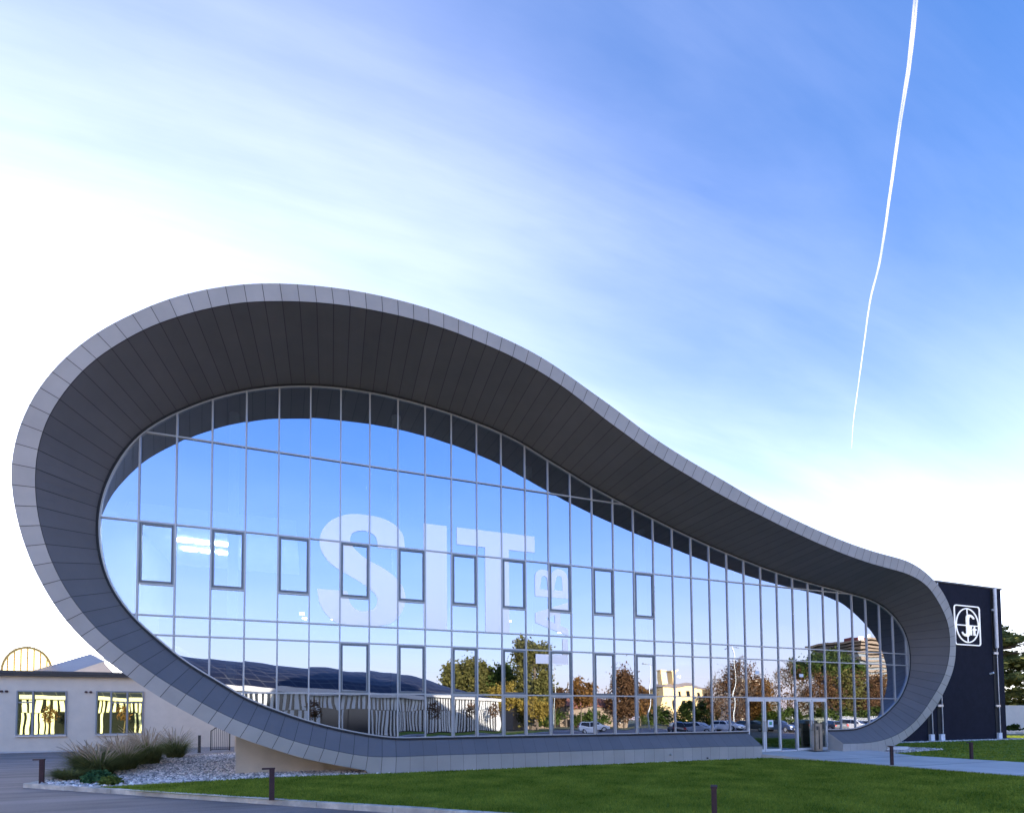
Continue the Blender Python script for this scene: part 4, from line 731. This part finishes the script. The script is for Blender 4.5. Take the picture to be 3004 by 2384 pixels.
def mound(name,x,y,rx,h,nl,m,label,ls=.045):
    root=empty(name,(x,y,0)); tag(root,label,'shrub')
    a=RNG.uniform(0,2*PI,nl); u=RNG.uniform(0,1,nl)**.5; ph=RNG.uniform(.55,1.05,nl)*(1+.12*np.sin(a*3)+.1*np.sin(a*5+1))
    zc=np.sqrt(np.clip(1-u**2,0,1)); C=np.stack([rx*u*np.cos(a)*ph,rx*.8*u*np.sin(a)*ph,h*zc*ph+.02],1)
    V,F=leafquads(C,ls,.6); np_mesh('foliage',V,F,m,root); return root
def leafquads(C,s,var=.4,flat=0.0):
    n=len(C); d1=RNG.normal(size=(n,3)); d1[:,2]*=(1-flat); d1/=np.linalg.norm(d1,axis=1)[:,None]; d2=np.cross(d1,RNG.normal(size=(n,3))); d2[:,2]*=(1-flat); d2/=np.linalg.norm(d2,axis=1)[:,None]+1e-9
    ss=(s*RNG.uniform(1-var,1+var,n))[:,None]
    V=np.stack([C-d1*ss,C+d2*ss*.6,C+d1*ss,C-d2*ss*.6],1).reshape(-1,3); return V,np.arange(4*n).reshape(-1,4)
mound('ground_cover_shrub',-6.0,-.15,.42,.32,1500,M['lf_shrub'],'low rounded dark green shrub at the front of the gravel bed')
mound('ground_cover_shrub',-5.42,-.95,.30,.22,1100,M['lf_shrub2'],'small lime green shrub at the tip of the lawn',.035)

# ------------------------------------------------------------------ trees
def tree(name,x,y,h,trunk_h,crown,label,cat='tree',group=None,lm='lf_green',kind='round',nleaf=3000,ls=.3,z0=-.1,trunk_r=.2,limbs=7,seed=0):
    # crown=(rx, ry, rz, zc)
    rs=random.Random(seed+int(x*7)); root=empty(name,(x,y,z0)); tag(root,label,cat,group)
    rx,ry,rz,zc=crown; mb=MB()
    top=h*.92 if kind in('bare','column','cedar','cone') else zc
    pts=[(0,0,0),(.04*h*.1,0,h*.12),(.05,.03,trunk_h),(0,.05,(trunk_h+top)/2),(0,0,top)]
    mb.tube(pts,[trunk_r*1.25,trunk_r,trunk_r*.8,trunk_r*.5,trunk_r*.12],8)
    tips=[]
    def branch(p,d,L_,r_,dep):
        q=p+d*L_; m_=p+d*L_*.5+Vector((rs.uniform(-1,1),rs.uniform(-1,1),rs.uniform(0,1)))*L_*.08
        mb.tube([p,m_,q],[r_,r_*.75,r_*.45],4 if dep>0 else 6,cap=False); tips.append(q)
        if dep>=(3 if kind=='bare' else 1): return
        for _ in range(4 if kind=='bare' else 3):
            dd=(d+Vector((rs.uniform(-.7,.7),rs.uniform(-.7,.7),rs.uniform(-.1,.75) if kind=='bare' else rs.uniform(-.3,.5)))).normalized()
            branch(p+d*L_*rs.uniform(.45,1.0),dd,L_*rs.uniform(.5,.7),r_*.45,dep+1)
    for i in range(limbs):
        a=2*PI*i/limbs+rs.uniform(-.4,.4); zz=trunk_h+(top-trunk_h)*(i+.5)/limbs*.85
        up_=.9 if kind=='bare' else (.5 if kind!='cedar' else .1)
        d=Vector((math.cos(a),math.sin(a),up_)).normalized(); Lb=min(rx,ry)*(.8 if kind!='bare' else .75)*(1-.4*(zz-trunk_h)/(max(top-trunk_h,.1)))
        branch(Vector((0,0,zz)),d,Lb,trunk_r*.4,0)
    mb.build('trunk',M['bark'],root)
    if nleaf:
        if kind=='cedar':
            C=[]; nt_=24
            for k in range(nt_):
                zz=trunk_h+(h-trunk_h)*k/(nt_-1); rr=rx*(1-.75*(k/(nt_-1))**1.3)*RNG.uniform(.8,1.1)
                for s in range(9):
                    a=RNG.uniform(0,2*PI); q=rr*RNG.uniform(.45,1); w_=rr*.33; m_=int(nleaf/(nt_*9))
                    P=np.stack([np.cos(a)*q+RNG.normal(0,w_*.6,m_),np.sin(a)*q+RNG.normal(0,w_*.6,m_),zz-.06*q+RNG.normal(0,.24,m_)],1); C.append(P)
            C=np.concatenate(C); V,F=leafquads(C,ls,.4,.8)
        else:
            nc=46 if kind!='column' else 70; C=[]
            for k in range(nc):
                v_=RNG.normal(size=3); v_/=np.linalg.norm(v_); q=RNG.uniform(.45,1)**.6
                if kind=='umbrella': v_[2]=abs(v_[2])*.9-.15
                if kind=='column':
                    a=RNG.uniform(0,2*PI); c=np.array([math.cos(a)*rx*q,math.sin(a)*ry*q,zc+RNG.uniform(-1,1)*rz])
                    sg=min(rx,ry)*.28
                else:
                    c=np.array([v_[0]*rx*q,v_[1]*ry*q,zc+v_[2]*rz*q]); sg=min(rx,rz)*.20*RNG.uniform(.7,1.3)
                if kind=='cone': f_=1-max(0,(c[2]-zc+rz)/(2*rz))*.8; c[0]*=f_; c[1]*=f_
                C.append(c+RNG.normal(0,sg,(int(nleaf/nc),3)))
            C=np.concatenate(C); C=C[C[:,2]>.3]; V,F=leafquads(C,ls,.5)
        np_mesh('crown',V,F,M[lm],root)
    return root
tree('cedar_tree',112,43,18.2,2.5,(17,14,0,0),'large spreading cedar behind the pale yard wall at the right edge',lm='lf_cedar',kind='cedar',nleaf=52000,ls=.40,trunk_r=.5,limbs=14)
tree('cedar_tree',126,60,21,2.5,(15,12,0,0),'tall cedar top at the right edge behind the nearer cedar',lm='lf_cedar',kind='cedar',nleaf=9000,ls=.5,trunk_r=.5,limbs=10)
hedge=tree('hedge_shrub',68,17.2,.8,.1,(9,.5,.45,.4),'dark low hedge in front of the pale yard wall','shrub',lm='lf_green',nleaf=2500,ls=.16,trunk_r=.05,limbs=2)

# ---- the far side of the road, seen mirrored in the glass
GT='trees across the car park seen mirrored in the glass'
tree('pine_tree',33.5,-95,14.8,6,(6.2,4,4.0,10.8),'grey green domed tree mirrored above the end of the striped building',group=GT,lm='lf_olive',nleaf=9000,ls=.34,trunk_r=.3)
tree('pine_tree',40.5,-92,15,4,(3.6,3,5.6,9.2),'dark green tree mirrored between the domed tree and the tall ivy column',group=GT,lm='lf_green',nleaf=6000,ls=.34,trunk_r=.3)
tree('columnar_tree',38.7,-72,16.6,1,(2.6,2.4,7.2,9.0),'tall flat topped ivy covered column of a tree mirrored in the middle of the glass',group=GT,lm='lf_olive',kind='column',nleaf=14000,ls=.28,trunk_r=.6,limbs=4)
tree('small_tree',32,-70,8.3,2.6,(2.8,2.5,2.4,5.8),'small yellow leaved tree mirrored beside the striped building corner',group=GT,lm='lf_yellow',nleaf=2600,ls=.24,trunk_r=.12)
tree('small_tree',36.5,-66,5.5,1.5,(2.6,2.5,1.8,3.6),'low yellow brown tree mirrored under the tall ivy column',group=GT,lm='lf_yellow',nleaf=1800,ls=.24,trunk_r=.12)
tree('small_tree',49,-72,9.3,3.6,(2.7,2.5,2.3,6.9),'round crowned orange brown tree mirrored beside a wooden pole',group=GT,lm='lf_orange',nleaf=3400,ls=.24,trunk_r=.14)
tree('small_tree',45.2,-76,8.0,3.4,(1.8,2.0,1.8,6.0),'small dark orange tree mirrored left of the round crowned tree',group=GT,lm='lf_brown',nleaf=1400,ls=.24,trunk_r=.12)
tree('poplar_tree',64.8,-82,14.2,2,(4.6,4,5.0,7.6),'pointed russet tree mirrored above the low red roofed house',group=GT,lm='lf_brown',nleaf=6500,ls=.26,trunk_r=.25,kind='cone',limbs=12)
tree('poplar_tree',70.5,-84,9.6,2,(2.6,2.4,3.6,6.0),'smaller orange tree mirrored right of the pointed russet tree',group=GT,lm='lf_orange',nleaf=2600,ls=.26,trunk_r=.2)
tree('bare_tree',76,-67,12.2,2,(2.2,2.2,4,6),'slim half bare tree mirrored beside the yellow house',group=GT,lm='lf_brown',nleaf=900,ls=.16,kind='bare',limbs=14,trunk_r=.12)
tree('bare_tree',81.5,-66,15.2,2.5,(4.9,4,5.2,7.0),'large half bare tree with brown leaves mirrored left of the entrance doors',group=GT,lm='lf_brown',nleaf=5200,ls=.20,kind='bare',limbs=22,trunk_r=.22)
tree('bare_tree',88.2,-68,11,2,(3.4,3,4.2,6.0),'rounder brown tree mirrored above the left entrance doors',group=GT,lm='lf_orange',nleaf=3400,ls=.24,limbs=10,trunk_r=.2)
tree('bare_tree',99.5,-70,15.6,3,(4.4,4,5.2,7.2),'bare branched tree mirrored above the right entrance doors',group=GT,lm='lf_brown',nleaf=2200,ls=.18,kind='bare',limbs=22,trunk_r=.22)
tree('pine_tree',121,-78,18.2,5,(12.5,7,4.2,13.4),'wide dark green domed pine mirrored at the right end of the glass',group=GT,lm='lf_green',kind='umbrella',nleaf=15000,ls=.34,trunk_r=.5)
for i,(x,y,rx,h_,lm) in enumerate([(106,-68,4,12.5,'lf_brown'),(112,-67,4.5,12.8,'lf_olive'),(118.5,-68,4.2,13.2,'lf_brown'),(125,-69,4.5,13.0,'lf_brown'),(131,-70,4,12,'lf_orange')]):
    tree('bare_tree',x,y,h_,2,(rx,3.5,4.6,7.0),['brown leaved tree mirrored left below the domed pine','olive tree mirrored under the left half of the domed pine','russet tree mirrored under the middle of the domed pine','brown tree mirrored under the right half of the domed pine','orange tree mirrored at the right edge of the glass'][i],group=GT,lm=lm,nleaf=4200,ls=.22,limbs=14,trunk_r=.2)
for i,(x,y,rx,h_) in enumerate([(44.5,-80,4,4.2),(74,-84,4,4.6),(80,-80,3.2,4.8),(84.5,-79,3.4,5.8),(56,-82,5,3.4),(95,-74,4,5.2),(103,-64,5,3.4),(112,-64,5,3.8),(121,-65,5,3.6),(130,-66,5,3.8),(92,-63,4,3.2),(85,-61,4,2.8)]):
    tree('hedge_shrub',x,y,h_,.3,(rx,2.2,h_*.48,h_*.5),['broad dark shrub mirrored under the tall ivy column','dark shrub mirrored before the left of the yellow house','dark shrub mirrored before the middle of the yellow house','rounded dark shrub mirrored at the right of the yellow house','long dark hedge mirrored below the red roofed house','dark shrub mirrored behind the entrance doors','dark shrub mirrored low behind the cars right of the doors','dark shrub mirrored under the left of the domed pine','dark shrub mirrored under the middle of the domed pine','dark shrub mirrored low at the right end of the glass','dark shrub mirrored in the right entrance doors','low dark shrub mirrored in the left entrance doors'][i],'shrub','shrubs across the car park seen mirrored in the glass',lm='lf_green',nleaf=2600,ls=.22,trunk_r=.08,limbs=3)

# striped building behind the camera
C0=np.array([28.6,-62.0]); DD=np.array([-.794,.607]); NN=np.array([DD[1],-DD[0]])
if NN[1]<0: NN=-NN
SB=empty('striped_building',(0,-41,0)); tag(SB,'long low building with white slats and a solar roof mirrored in the glass','building')
def ob(mb,k0,k1,d0,d1,z0,z1):
    c=C0+DD*(k0+k1)/2+NN*(d0+d1)/2; mb.obox(c,DD,NN,abs(k1-k0)/2,abs(d1-d0)/2,z0,z1)
def sbp(mb,name,m,par=None,**k):
    mb.v=[(x,y+41,z) for x,y,z in mb.v]; return mb.build(name,m,par or SB,**k)
KL=88
M['slat']=mat('pale_slat_paint',(.56,.55,.53),.7,noise=(.3,.1))
mb=MB(); ob(mb,0,KL,-20,-.35,-.2,4.7); sbp(mb,'wall',M['darkglass'])
doors_=[(27.4,30.6),(32.4,34.4),(45,48),(58,60),(66,69),(72,74)]
mb=MB(); k=0.0
while k<KL:
    wd=random.uniform(.16,.5); ob(mb,k,k+wd,-.34,-.30,3.08,4.6); k+=wd+random.uniform(.18,.42)
sbp(mb,'upper_slat_screen',M['slat'])
mb=MB(); k=0.0
while k<KL:
    wd=random.uniform(.16,.5)
    if not any(a<k+wd and k<b for a,b in doors_): ob(mb,k,k+wd,-.34,-.30,0,3.02)
    k+=wd+random.uniform(.18,.42)
sbp(mb,'lower_slat_screen',M['slat'])
mb=MB(); ob(mb,-.8,KL,-.6,.25,4.62,5.15); sbp(mb,'eaves',M['plinth'])
for a,b in doors_:
    mb=MB(); ob(mb,a,b,-.345,-.30,0,3.0); sbp(mb,'glazed_door',M['darkglass'])
mb=MB(); ob(mb,-.3,0,-20,-.36,-.1,4.6); sbp(mb,'end_wall',M['plinth'])
# vaulted roof carrying panels
pv=bpy.data.materials.new('solar_panels'); pv.use_nodes=True; t=pv.node_tree; b=t.nodes['Principled BSDF']; b.inputs['Roughness'].default_value=.5; b.inputs['Specular IOR Level'].default_value=.12
uv=N(t,'ShaderNodeUVMap'); br=N(t,'ShaderNodeTexBrick',offset=0.0,inp={'Scale':1.0,'Mortar Size':.045,'Brick Width':1.65,'Row Height':1.0,'Bias':-.2}); br.inputs['Color1'].default_value=(.014,.017,.034,1); br.inputs['Color2'].default_value=(.022,.026,.045,1); br.inputs['Mortar'].default_value=(.10,.10,.105,1)
t.links.new(uv.outputs[0],br.inputs[0]); t.links.new(br.outputs[0],b.inputs['Base Color'])
mb=MB(); uvs=[]; ks=list(np.arange(-.5,18,1.0))+list(np.arange(18,KL+.1,3.0)); ds=np.linspace(0,22,15)
def rh(k,d):
    e=min(1,max(0,(k+.5)/15)); e=math.sin(e*PI/2)**.8
    return 5.16+3.35*e*math.sin(PI*min(d/22,1))**.75
for k in ks:
    for d in ds:
        p=C0+DD*k-NN*(d-.2); mb.v.append((p[0],p[1],rh(k,d))); uvs.append((k,d))
nd=len(ds)
for i in range(len(ks)-1):
    for j in range(nd-1): mb.f.append((i*nd+j,(i+1)*nd+j,(i+1)*nd+j+1,i*nd+j+1)); mb.m.append(0)
ro=sbp(mb,'solar_roof',pv); ul=ro.data.uv_layers.new(name='UVMap')
for li_ in ro.data.loops: ul.data[li_.index].uv=uvs[li_.vertex_index]
# lawn and young trees in front of it
def pk(k,d): p=C0+DD*k+NN*d; return (p[0],p[1])
sheet('lawn_by_striped_building',[pk(-6,.3),pk(KL,.3),pk(KL,6),pk(20,7),pk(-2,10)],-.1,M['lawn'])
sheet('pavement',[pk(-10,11.2),pk(-2,11.2),pk(20,8),pk(KL,7),pk(KL,8.2),pk(20,9.4),pk(-2,12.8),pk(-10,12.8)],-.108,M['path'])
for i,(k,d) in enumerate([(6,3),(13,3.5),(20,3.2),(38,3),(52,3.4),(68,3),(76,3)]):
    p=pk(k,d); tree('young_tree',p[0],p[1],4.2,1.8,(.75,.75,1.0,3.0),['young staked tree mirrored nearest the corner of the striped building','young tree mirrored second from the corner of the striped building','young tree mirrored third from the corner of the striped building','young tree mirrored before the middle of the striped building','young tree mirrored low at the left of the glass','young tree mirrored in the right window of the beige building','young tree mirrored in the left window of the beige building'][i],group='young trees before the striped building',lm='lf_brown',nleaf=420,ls=.11,limbs=5,trunk_r=.05)

# houses
def house(name,x,y,w_,d_,h,rh_,wm,rm_,label,wins,chim=(),over=.5):
    r=empty(name,(x,y,-.1)); tag(r,label,'house'); mb=MB(); mb.box(-w_/2,w_/2,-d_/2,d_/2,0,h); mb.build('wall',wm,r)
    mb=MB(); a,b=w_/2+over,d_/2+over; ri=max(a-b,a*.3)
    mb.add([(-a,-b,h),(a,-b,h),(a,b,h),(-a,b,h),(-ri,0,h+rh_),(ri,0,h+rh_)],[(0,1,5,4),(1,2,5),(2,3,4,5),(3,0,4),(3,2,1,0)]); rf=mb.build('roof',rm_,r)
    for (cx2,top) in chim:
        mb=MB(); mb.box(cx2-.75,cx2+.75,-1,1,h+.2,top); mb.box(cx2-.95,cx2+.95,-1.2,1.2,top+.003,top+.3); mb.build('chimney',wm,rf)
    for (wx,z0,z1,ww) in wins:
        mb=MB(); mb.box(wx-ww/2,wx+ww/2,d_/2-.02,d_/2+.03,z0,z1); wf=mb.build('window',M['darkglass'],r)
        mb=MB(); mb.box(wx-ww/2-.1,wx+ww/2+.1,d_/2,d_/2+.12,z0-.14,z0-.003); mb.build('sill',M['plinth'],wf)
    return r
M['yellow']=mat('yellow_house_render',(.78,.56,.26),.9,noise=(.6,.06))
M['tile']=mat('terracotta_tiles',(.26,.10,.06),.85,noise=(3,.25),bump=(8,.5,.05))
M['greytile']=mat('weathered_tiles',(.34,.27,.22),.85,noise=(3,.2))
house('yellow_house',99,-108,16.5,10,10.6,1.4,M['yellow'],M['greytile'],'sunlit yellow house with two chimneys mirrored in the glass',[(x,z0,z1,.95) for x in (-4.9,-2.2,.4,2.6,5.2) for z0,z1 in ((7.3,9.2),(3.6,6.2))]+[(6.8,7.3,9.2,.6)],[(-4.6,15.0),(-1.2,15.0)],.4)
house('red_roofed_house',59.5,-90,17,9,4.4,2.6,M['brownwall'],M['tile'],'low red roofed house mirrored behind the orange trees',[(x,1.2,2.6,1.2) for x in (-6,-2,2,6)],[],.9)
house('red_roofed_house',42,-84,9,8,4.4,1.8,M['brownwall'],M['tile'],'small pale house mirrored behind the tall ivy column',[(x,1.2,3.4,.8) for x in (-3,-1,1,3)],[],.6)
house('grey_building',107,-92,9,9,11.5,.4,M['render2'],M['greytile'],'plain grey building mirrored behind the bare trees above the doors',[(x,7.5,9.3,1.4) for x in (-3,0,3)],[],.2)
# terraced concrete tower
tw=empty('terraced_tower',(192,-124,-.1)); tag(tw,'flaring concrete tower with a red and white rooftop box mirrored in the glass','building')
mb=MB(); mb.box(-6,14,-7,7,0,24); mb.build('shaft',M['sash'],tw)
for i in range(5):
    e=.8*i; mb=MB(); mb.box(-7.6-e,16+e,-8-e,8+e,24+i*1.15,24.75+i*1.15); mb.build('terrace',M['brownwall'],tw)
for i in range(12):
    mb=MB(); mb.box(-7,15,7.003,8.2,2+i*1.8,2.9+i*1.8); mb.build('balcony',M['brownwall'],tw)
mb=MB(); mb.box(-1.6,4,-3,3,29.8,31.9); mb.build('rooftop_box',mat('red_sign_paint',(.12,.02,.015),.6),tw)
mb=MB(); mb.box(-1.2,1.6,3.003,3.1,30.1,32.2); mb.box(2.6,3.9,3.003,3.1,30.1,32.2); mb.build('rooftop_sign',M['white'],tw)

# lamp posts and poles
def lamp_post(x,y,h,label,two=True):
    r=empty('lamp_post',(x,y,-.1)); tag(r,label,'street lamp','lamp posts of the car park'); mb=MB(); mb.tube([(0,0,0),(0,0,h)],[.09,.05],8); mb.build('pole',M['sash'],r)
    mb=MB(); mb.tube([(-.75,0,h),(.75,0,h)],.035,6); mb.box(-1.15,-.5,-.14,.14,h-.04,h+.06); 
    if two: mb.box(.5,1.15,-.14,.14,h-.04,h+.06)
    mb.build('lamp_head',M['sash'],r); return r
lamp_post(48.9,-50,10.2,'tall lamp post mirrored right of the pointed russet tree'); lamp_post(65.2,-50,13.4,'tallest lamp post mirrored above the large half bare tree'); lamp_post(32.6,-50,9.5,'lamp post mirrored right of the tall ivy column')
mb=MB(); mb.tube([(0,0,0),(0,0,9.6)],[.17,.12],8); o=mb.build('utility_pole',M['bark']); o.location=(49.4,-80,-.1); tag(o,'wooden utility pole mirrored beside the round crowned orange tree','pole')
# fence
fc=empty('slatted_fence',(98,-62,-.1)); tag(fc,'white slatted car park fence mirrored behind the parked cars','fence')
mb=MB()
for i in range(150):
    mb.box(-16+i*.26,-16+i*.26+.1,-.03,.03,.05,1.75)
mb.box(-16,23,-.05,-.032,.4,.5); mb.box(-16,23,-.05,-.032,1.3,1.4); mb.build('slats',M['pipe'],fc)
mb=MB()
for i in range(9): mb.box(-16+i*4.85,-15.88+i*4.85,.035,.15,0,1.85)
mb.build('posts',M['pipe'],fc)

# ------------------------------------------------------------------ parked cars (mirrored in the glass)
M['tyre']=mat('tyre_rubber',(.015,.015,.016),.9); M['rim']=mat('wheel_rim',(.45,.46,.48),.35,.7)
M['tail']=mat('red_lamp_plastic',(.35,.01,.01),.3); M['head']=mat('clear_lamp_plastic',(.8,.82,.85),.15)
def paint(n_,c): M[n_]=mat(n_,c,.3,.1,coat=.8); return M[n_]
paints=[paint('silver_blue_paint',(.42,.46,.52)),paint('white_paint_car',(.78,.79,.80)),paint('black_paint_car',(.02,.022,.026)),paint('dark_grey_paint',(.09,.095,.105)),paint('dark_blue_paint',(.03,.05,.12))]
def car(pm):
    # x forward, length 4.3
    r=empty('parked_car')
    low=[(-2.12,.28),(-2.16,.62),(-2.10,.92),(-1.7,.98),(.95,.95),(1.75,.84),(2.12,.66),(2.16,.30)]
    up_=[(-2.02,.90),(-1.72,1.40),(-1.35,1.50),(.10,1.51),(.42,1.44),(1.18,.93)]
    mb=MB(); hw=.87; V=[]; m_=len(low)
    for s,inn in ((-1,1),(1,1)):
        for i,(x,z) in enumerate(low): V.append((x,s*hw*(.93 if i in(0,1,6,7) else 1),z))
    F=[tuple(range(m_))[::-1],tuple(range(m_,2*m_))]+[(i,i+m_,(i+1)%m_+m_,(i+1)%m_)[::-1] for i in range(m_)]
    mb.add(V,F)
    k=len(up_); V=[]
    for s in (-1,1):
        for i,(x,z) in enumerate(up_): V.append((x,s*(.86 if i in(0,5) else .66),z))
    mb.add(V,[tuple(range(k))[::-1],tuple(range(k,2*k))]+[(i,i+k,(i+1)%k+k,(i+1)%k)[::-1] for i in range(k)])
    o=mb.build('body',pm,r,fixn=True); bv=o.modifiers.new('b','BEVEL'); bv.width=.07; bv.segments=3; bv.angle_limit=R(25)
    def quad(ps): return ps
    g=MB()
    g.add([(1.13,-.76,.99),(1.13,.76,.99),(.50,.62,1.405),(.50,-.62,1.405)],[(0,1,2,3)]); g.v=[(x+.03,y,z+.03) for x,y,z in g.v]; g.build('windscreen',M['darkglass'],r)
    g=MB(); g.add([(-2.03,-.72,.99),(-2.03,.72,.99),(-1.77,.60,1.38),(-1.77,-.60,1.38)],[(0,1,2,3)]); g.v=[(x-.03,y,z+.01) for x,y,z in g.v]; g.build('rear_window',M['darkglass'],r)
    for s in (-1,1):
        g=MB(); g.add([(-1.78,s*.875,1.0),(-.42,s*.875,1.0),(-.42,s*.70,1.42),(-1.55,s*.70,1.40)],[(0,1,2,3)]); g.add([(-.34,s*.875,1.0),(.92,s*.875,1.0),(.30,s*.70,1.42),(-.34,s*.70,1.42)],[(0,1,2,3)]); g.build('side_window',M['darkglass'],r)
        g=MB(); g.box(.72,.9,min(s*.9,s*1.04),max(s*.9,s*1.04),.98,1.10); g.build('wing_mirror',pm,r)
        g=MB(); g.box(2.04,2.17,min(s*.48,s*.80),max(s*.48,s*.80),.60,.74); g.build('headlight',M['head'],r)
        g=MB(); g.box(-2.19,-2.08,min(s*.52,s*.82),max(s*.52,s*.82),.68,.92); g.build('tail_light',M['tail'],r)
        for x in (-1.32,1.36):
            w2=MB(); w2.tube([(x,s*.70,.32),(x,s*.90,.32)],.32,18); wh=w2.build('wheel',M['tyre'],r)
            w2=MB(); w2.tube([(x,s*.895,.32),(x,s*.912,.32)],.20,12); w2.build('rim',M['rim'],wh)
    g=MB(); g.box(2.12,2.175,-.45,.45,.36,.52); g.build('grille',M['gasket'],r)
    g=MB(); g.box(2.175,2.185,-.24,.24,.40,.50); g.build('number_plate',M['white'],r)
    return r
protos=[car(p) for p in paints]; used=[False]*len(paints)
cars=[(43.2,-36.6,2,-62,'black car mirrored at the left end of the parked row'),(47.0,-37.0,0,62,'silver blue car mirrored below the yellow house'),(50.6,-36.0,1,70,'white car with dark windows mirrored third in the parked row'),
 (54.6,-35.5,3,75,'dark grey car mirrored left of the entrance doors'),(58.2,-34.8,4,70,'dark blue car mirrored just left of the entrance doors'),(61.8,-33.9,2,-70,'black car mirrored in the left entrance doors'),
 (66.0,-33.4,3,-70,'dark grey car mirrored between the entrance doors'),(69.6,-32.6,1,78,'white car mirrored in the right entrance doors'),(73.4,-32.2,0,74,'silver blue car mirrored in the rightmost door'),(77.4,-32,1,-104,'white hatchback with red tail lights mirrored right of the doors'),(82.5,-33,0,12,'silver car mirrored side on at the right end of the row'),(40.0,-52,1,20,'white van like car mirrored far back beside the yellow tree')]
for x,y,p,a,lb in cars:
    if not used[p]: o=protos[p]; used[p]=True
    else: o=copy_tree(protos[p])
    o.location=(x,y,-.12); o.rotation_euler=(0,0,R(a)); tag(o,lb,'car','cars parked across the road seen mirrored in the glass')

# ------------------------------------------------------------------ contrail
ct=bpy.data.materials.new('ice_cloud_trail'); ct.use_nodes=True; t=ct.node_tree; t.nodes.clear()
tl=N(t,'ShaderNodeBsdfTranslucent'); tl.inputs[0].default_value=(1,1,1,1); df=N(t,'ShaderNodeBsdfDiffuse'); df.inputs[0].default_value=(1,1,1,1); m1=N(t,'ShaderNodeMixShader'); m1.inputs[0].default_value=.6; t.links.new(df.outputs[0],m1.inputs[1]); t.links.new(tl.outputs[0],m1.inputs[2])
tr=N(t,'ShaderNodeBsdfTransparent'); m2=N(t,'ShaderNodeMixShader'); lw=N(t,'ShaderNodeLayerWeight',inp={'Blend':.5}); tcn=N(t,'ShaderNodeTexCoord'); nn_=N(t,'ShaderNodeTexNoise',inp={'Scale':.006,'Detail':6.0}); t.links.new(tcn.outputs['Object'],nn_.inputs['Vector'])
f=mathn(t,'MULTIPLY',mathn(t,'POWER',mathn(t,'SUBTRACT',1.0,lw.outputs['Facing']),2.2),mathn(t,'MULTIPLY_ADD',nn_.outputs[0],1.1,-.12,True),clamp=True); f=mathn(t,'MULTIPLY',f,0.34); t.links.new(f,m2.inputs[0]); t.links.new(tr.outputs[0],m2.inputs[1]); t.links.new(m1.outputs[0],m2.inputs[2]); oo=N(t,'ShaderNodeOutputMaterial'); t.links.new(m2.outputs[0],oo.inputs[0])
CT=[[3454.5, 2008.4, 4468.9, 20.0], [3623.1, 2168.2, 4254.8, 18.0], [3752.8, 2320.8, 4056.5, 16.0], [3906.6, 2498.1, 3796.7, 14.0], [4059.4, 2689.0, 3492.6, 12.0], [4132.3, 2824.9, 3293.4, 11.0], [4236.7, 2965.8, 3025.0, 9.5], [4329.6, 3096.5, 2748.9, 7.5], [4390.4, 3185.6, 2542.0, 5.0], [4450.4, 3253.1, 2343.9, 1.0]]
mb=MB()
def lerp_path(off):
    out=[];K=len(CT)
    for i in range(K-1):
        for s_ in range(10):
            u_=s_/10; p0,p1,p2,p3=[np.array(CT[max(0,min(K-1,j))]) for j in (i-1,i,i+1,i+2)]
            q=.5*((2*p1)+(-p0+p2)*u_+(2*p0-5*p1+4*p2-p3)*u_**2+(-p0+3*p1-3*p2+p3)*u_**3); out.append(q)
    return out
PP_=lerp_path(0); fr_=np.linspace(0,1,len(PP_)); side_=np.array([rt.x,rt.y,0])
for sg in (-1,1):
    mb.tube([tuple(q[:3]+side_*sg*q[3]*.42*(1-fr_[i]**2)) for i,q in enumerate(PP_)],[max(.4,q[3]*.40*(1+.07*math.sin(i*1.1+sg))) for i,q in enumerate(PP_)],10,cap=False)
o=mb.build('contrail',ct,smooth=True); tag(o,'thin white vapour trail running steeply down the right side of the blue sky','contrail',kind='stuff')
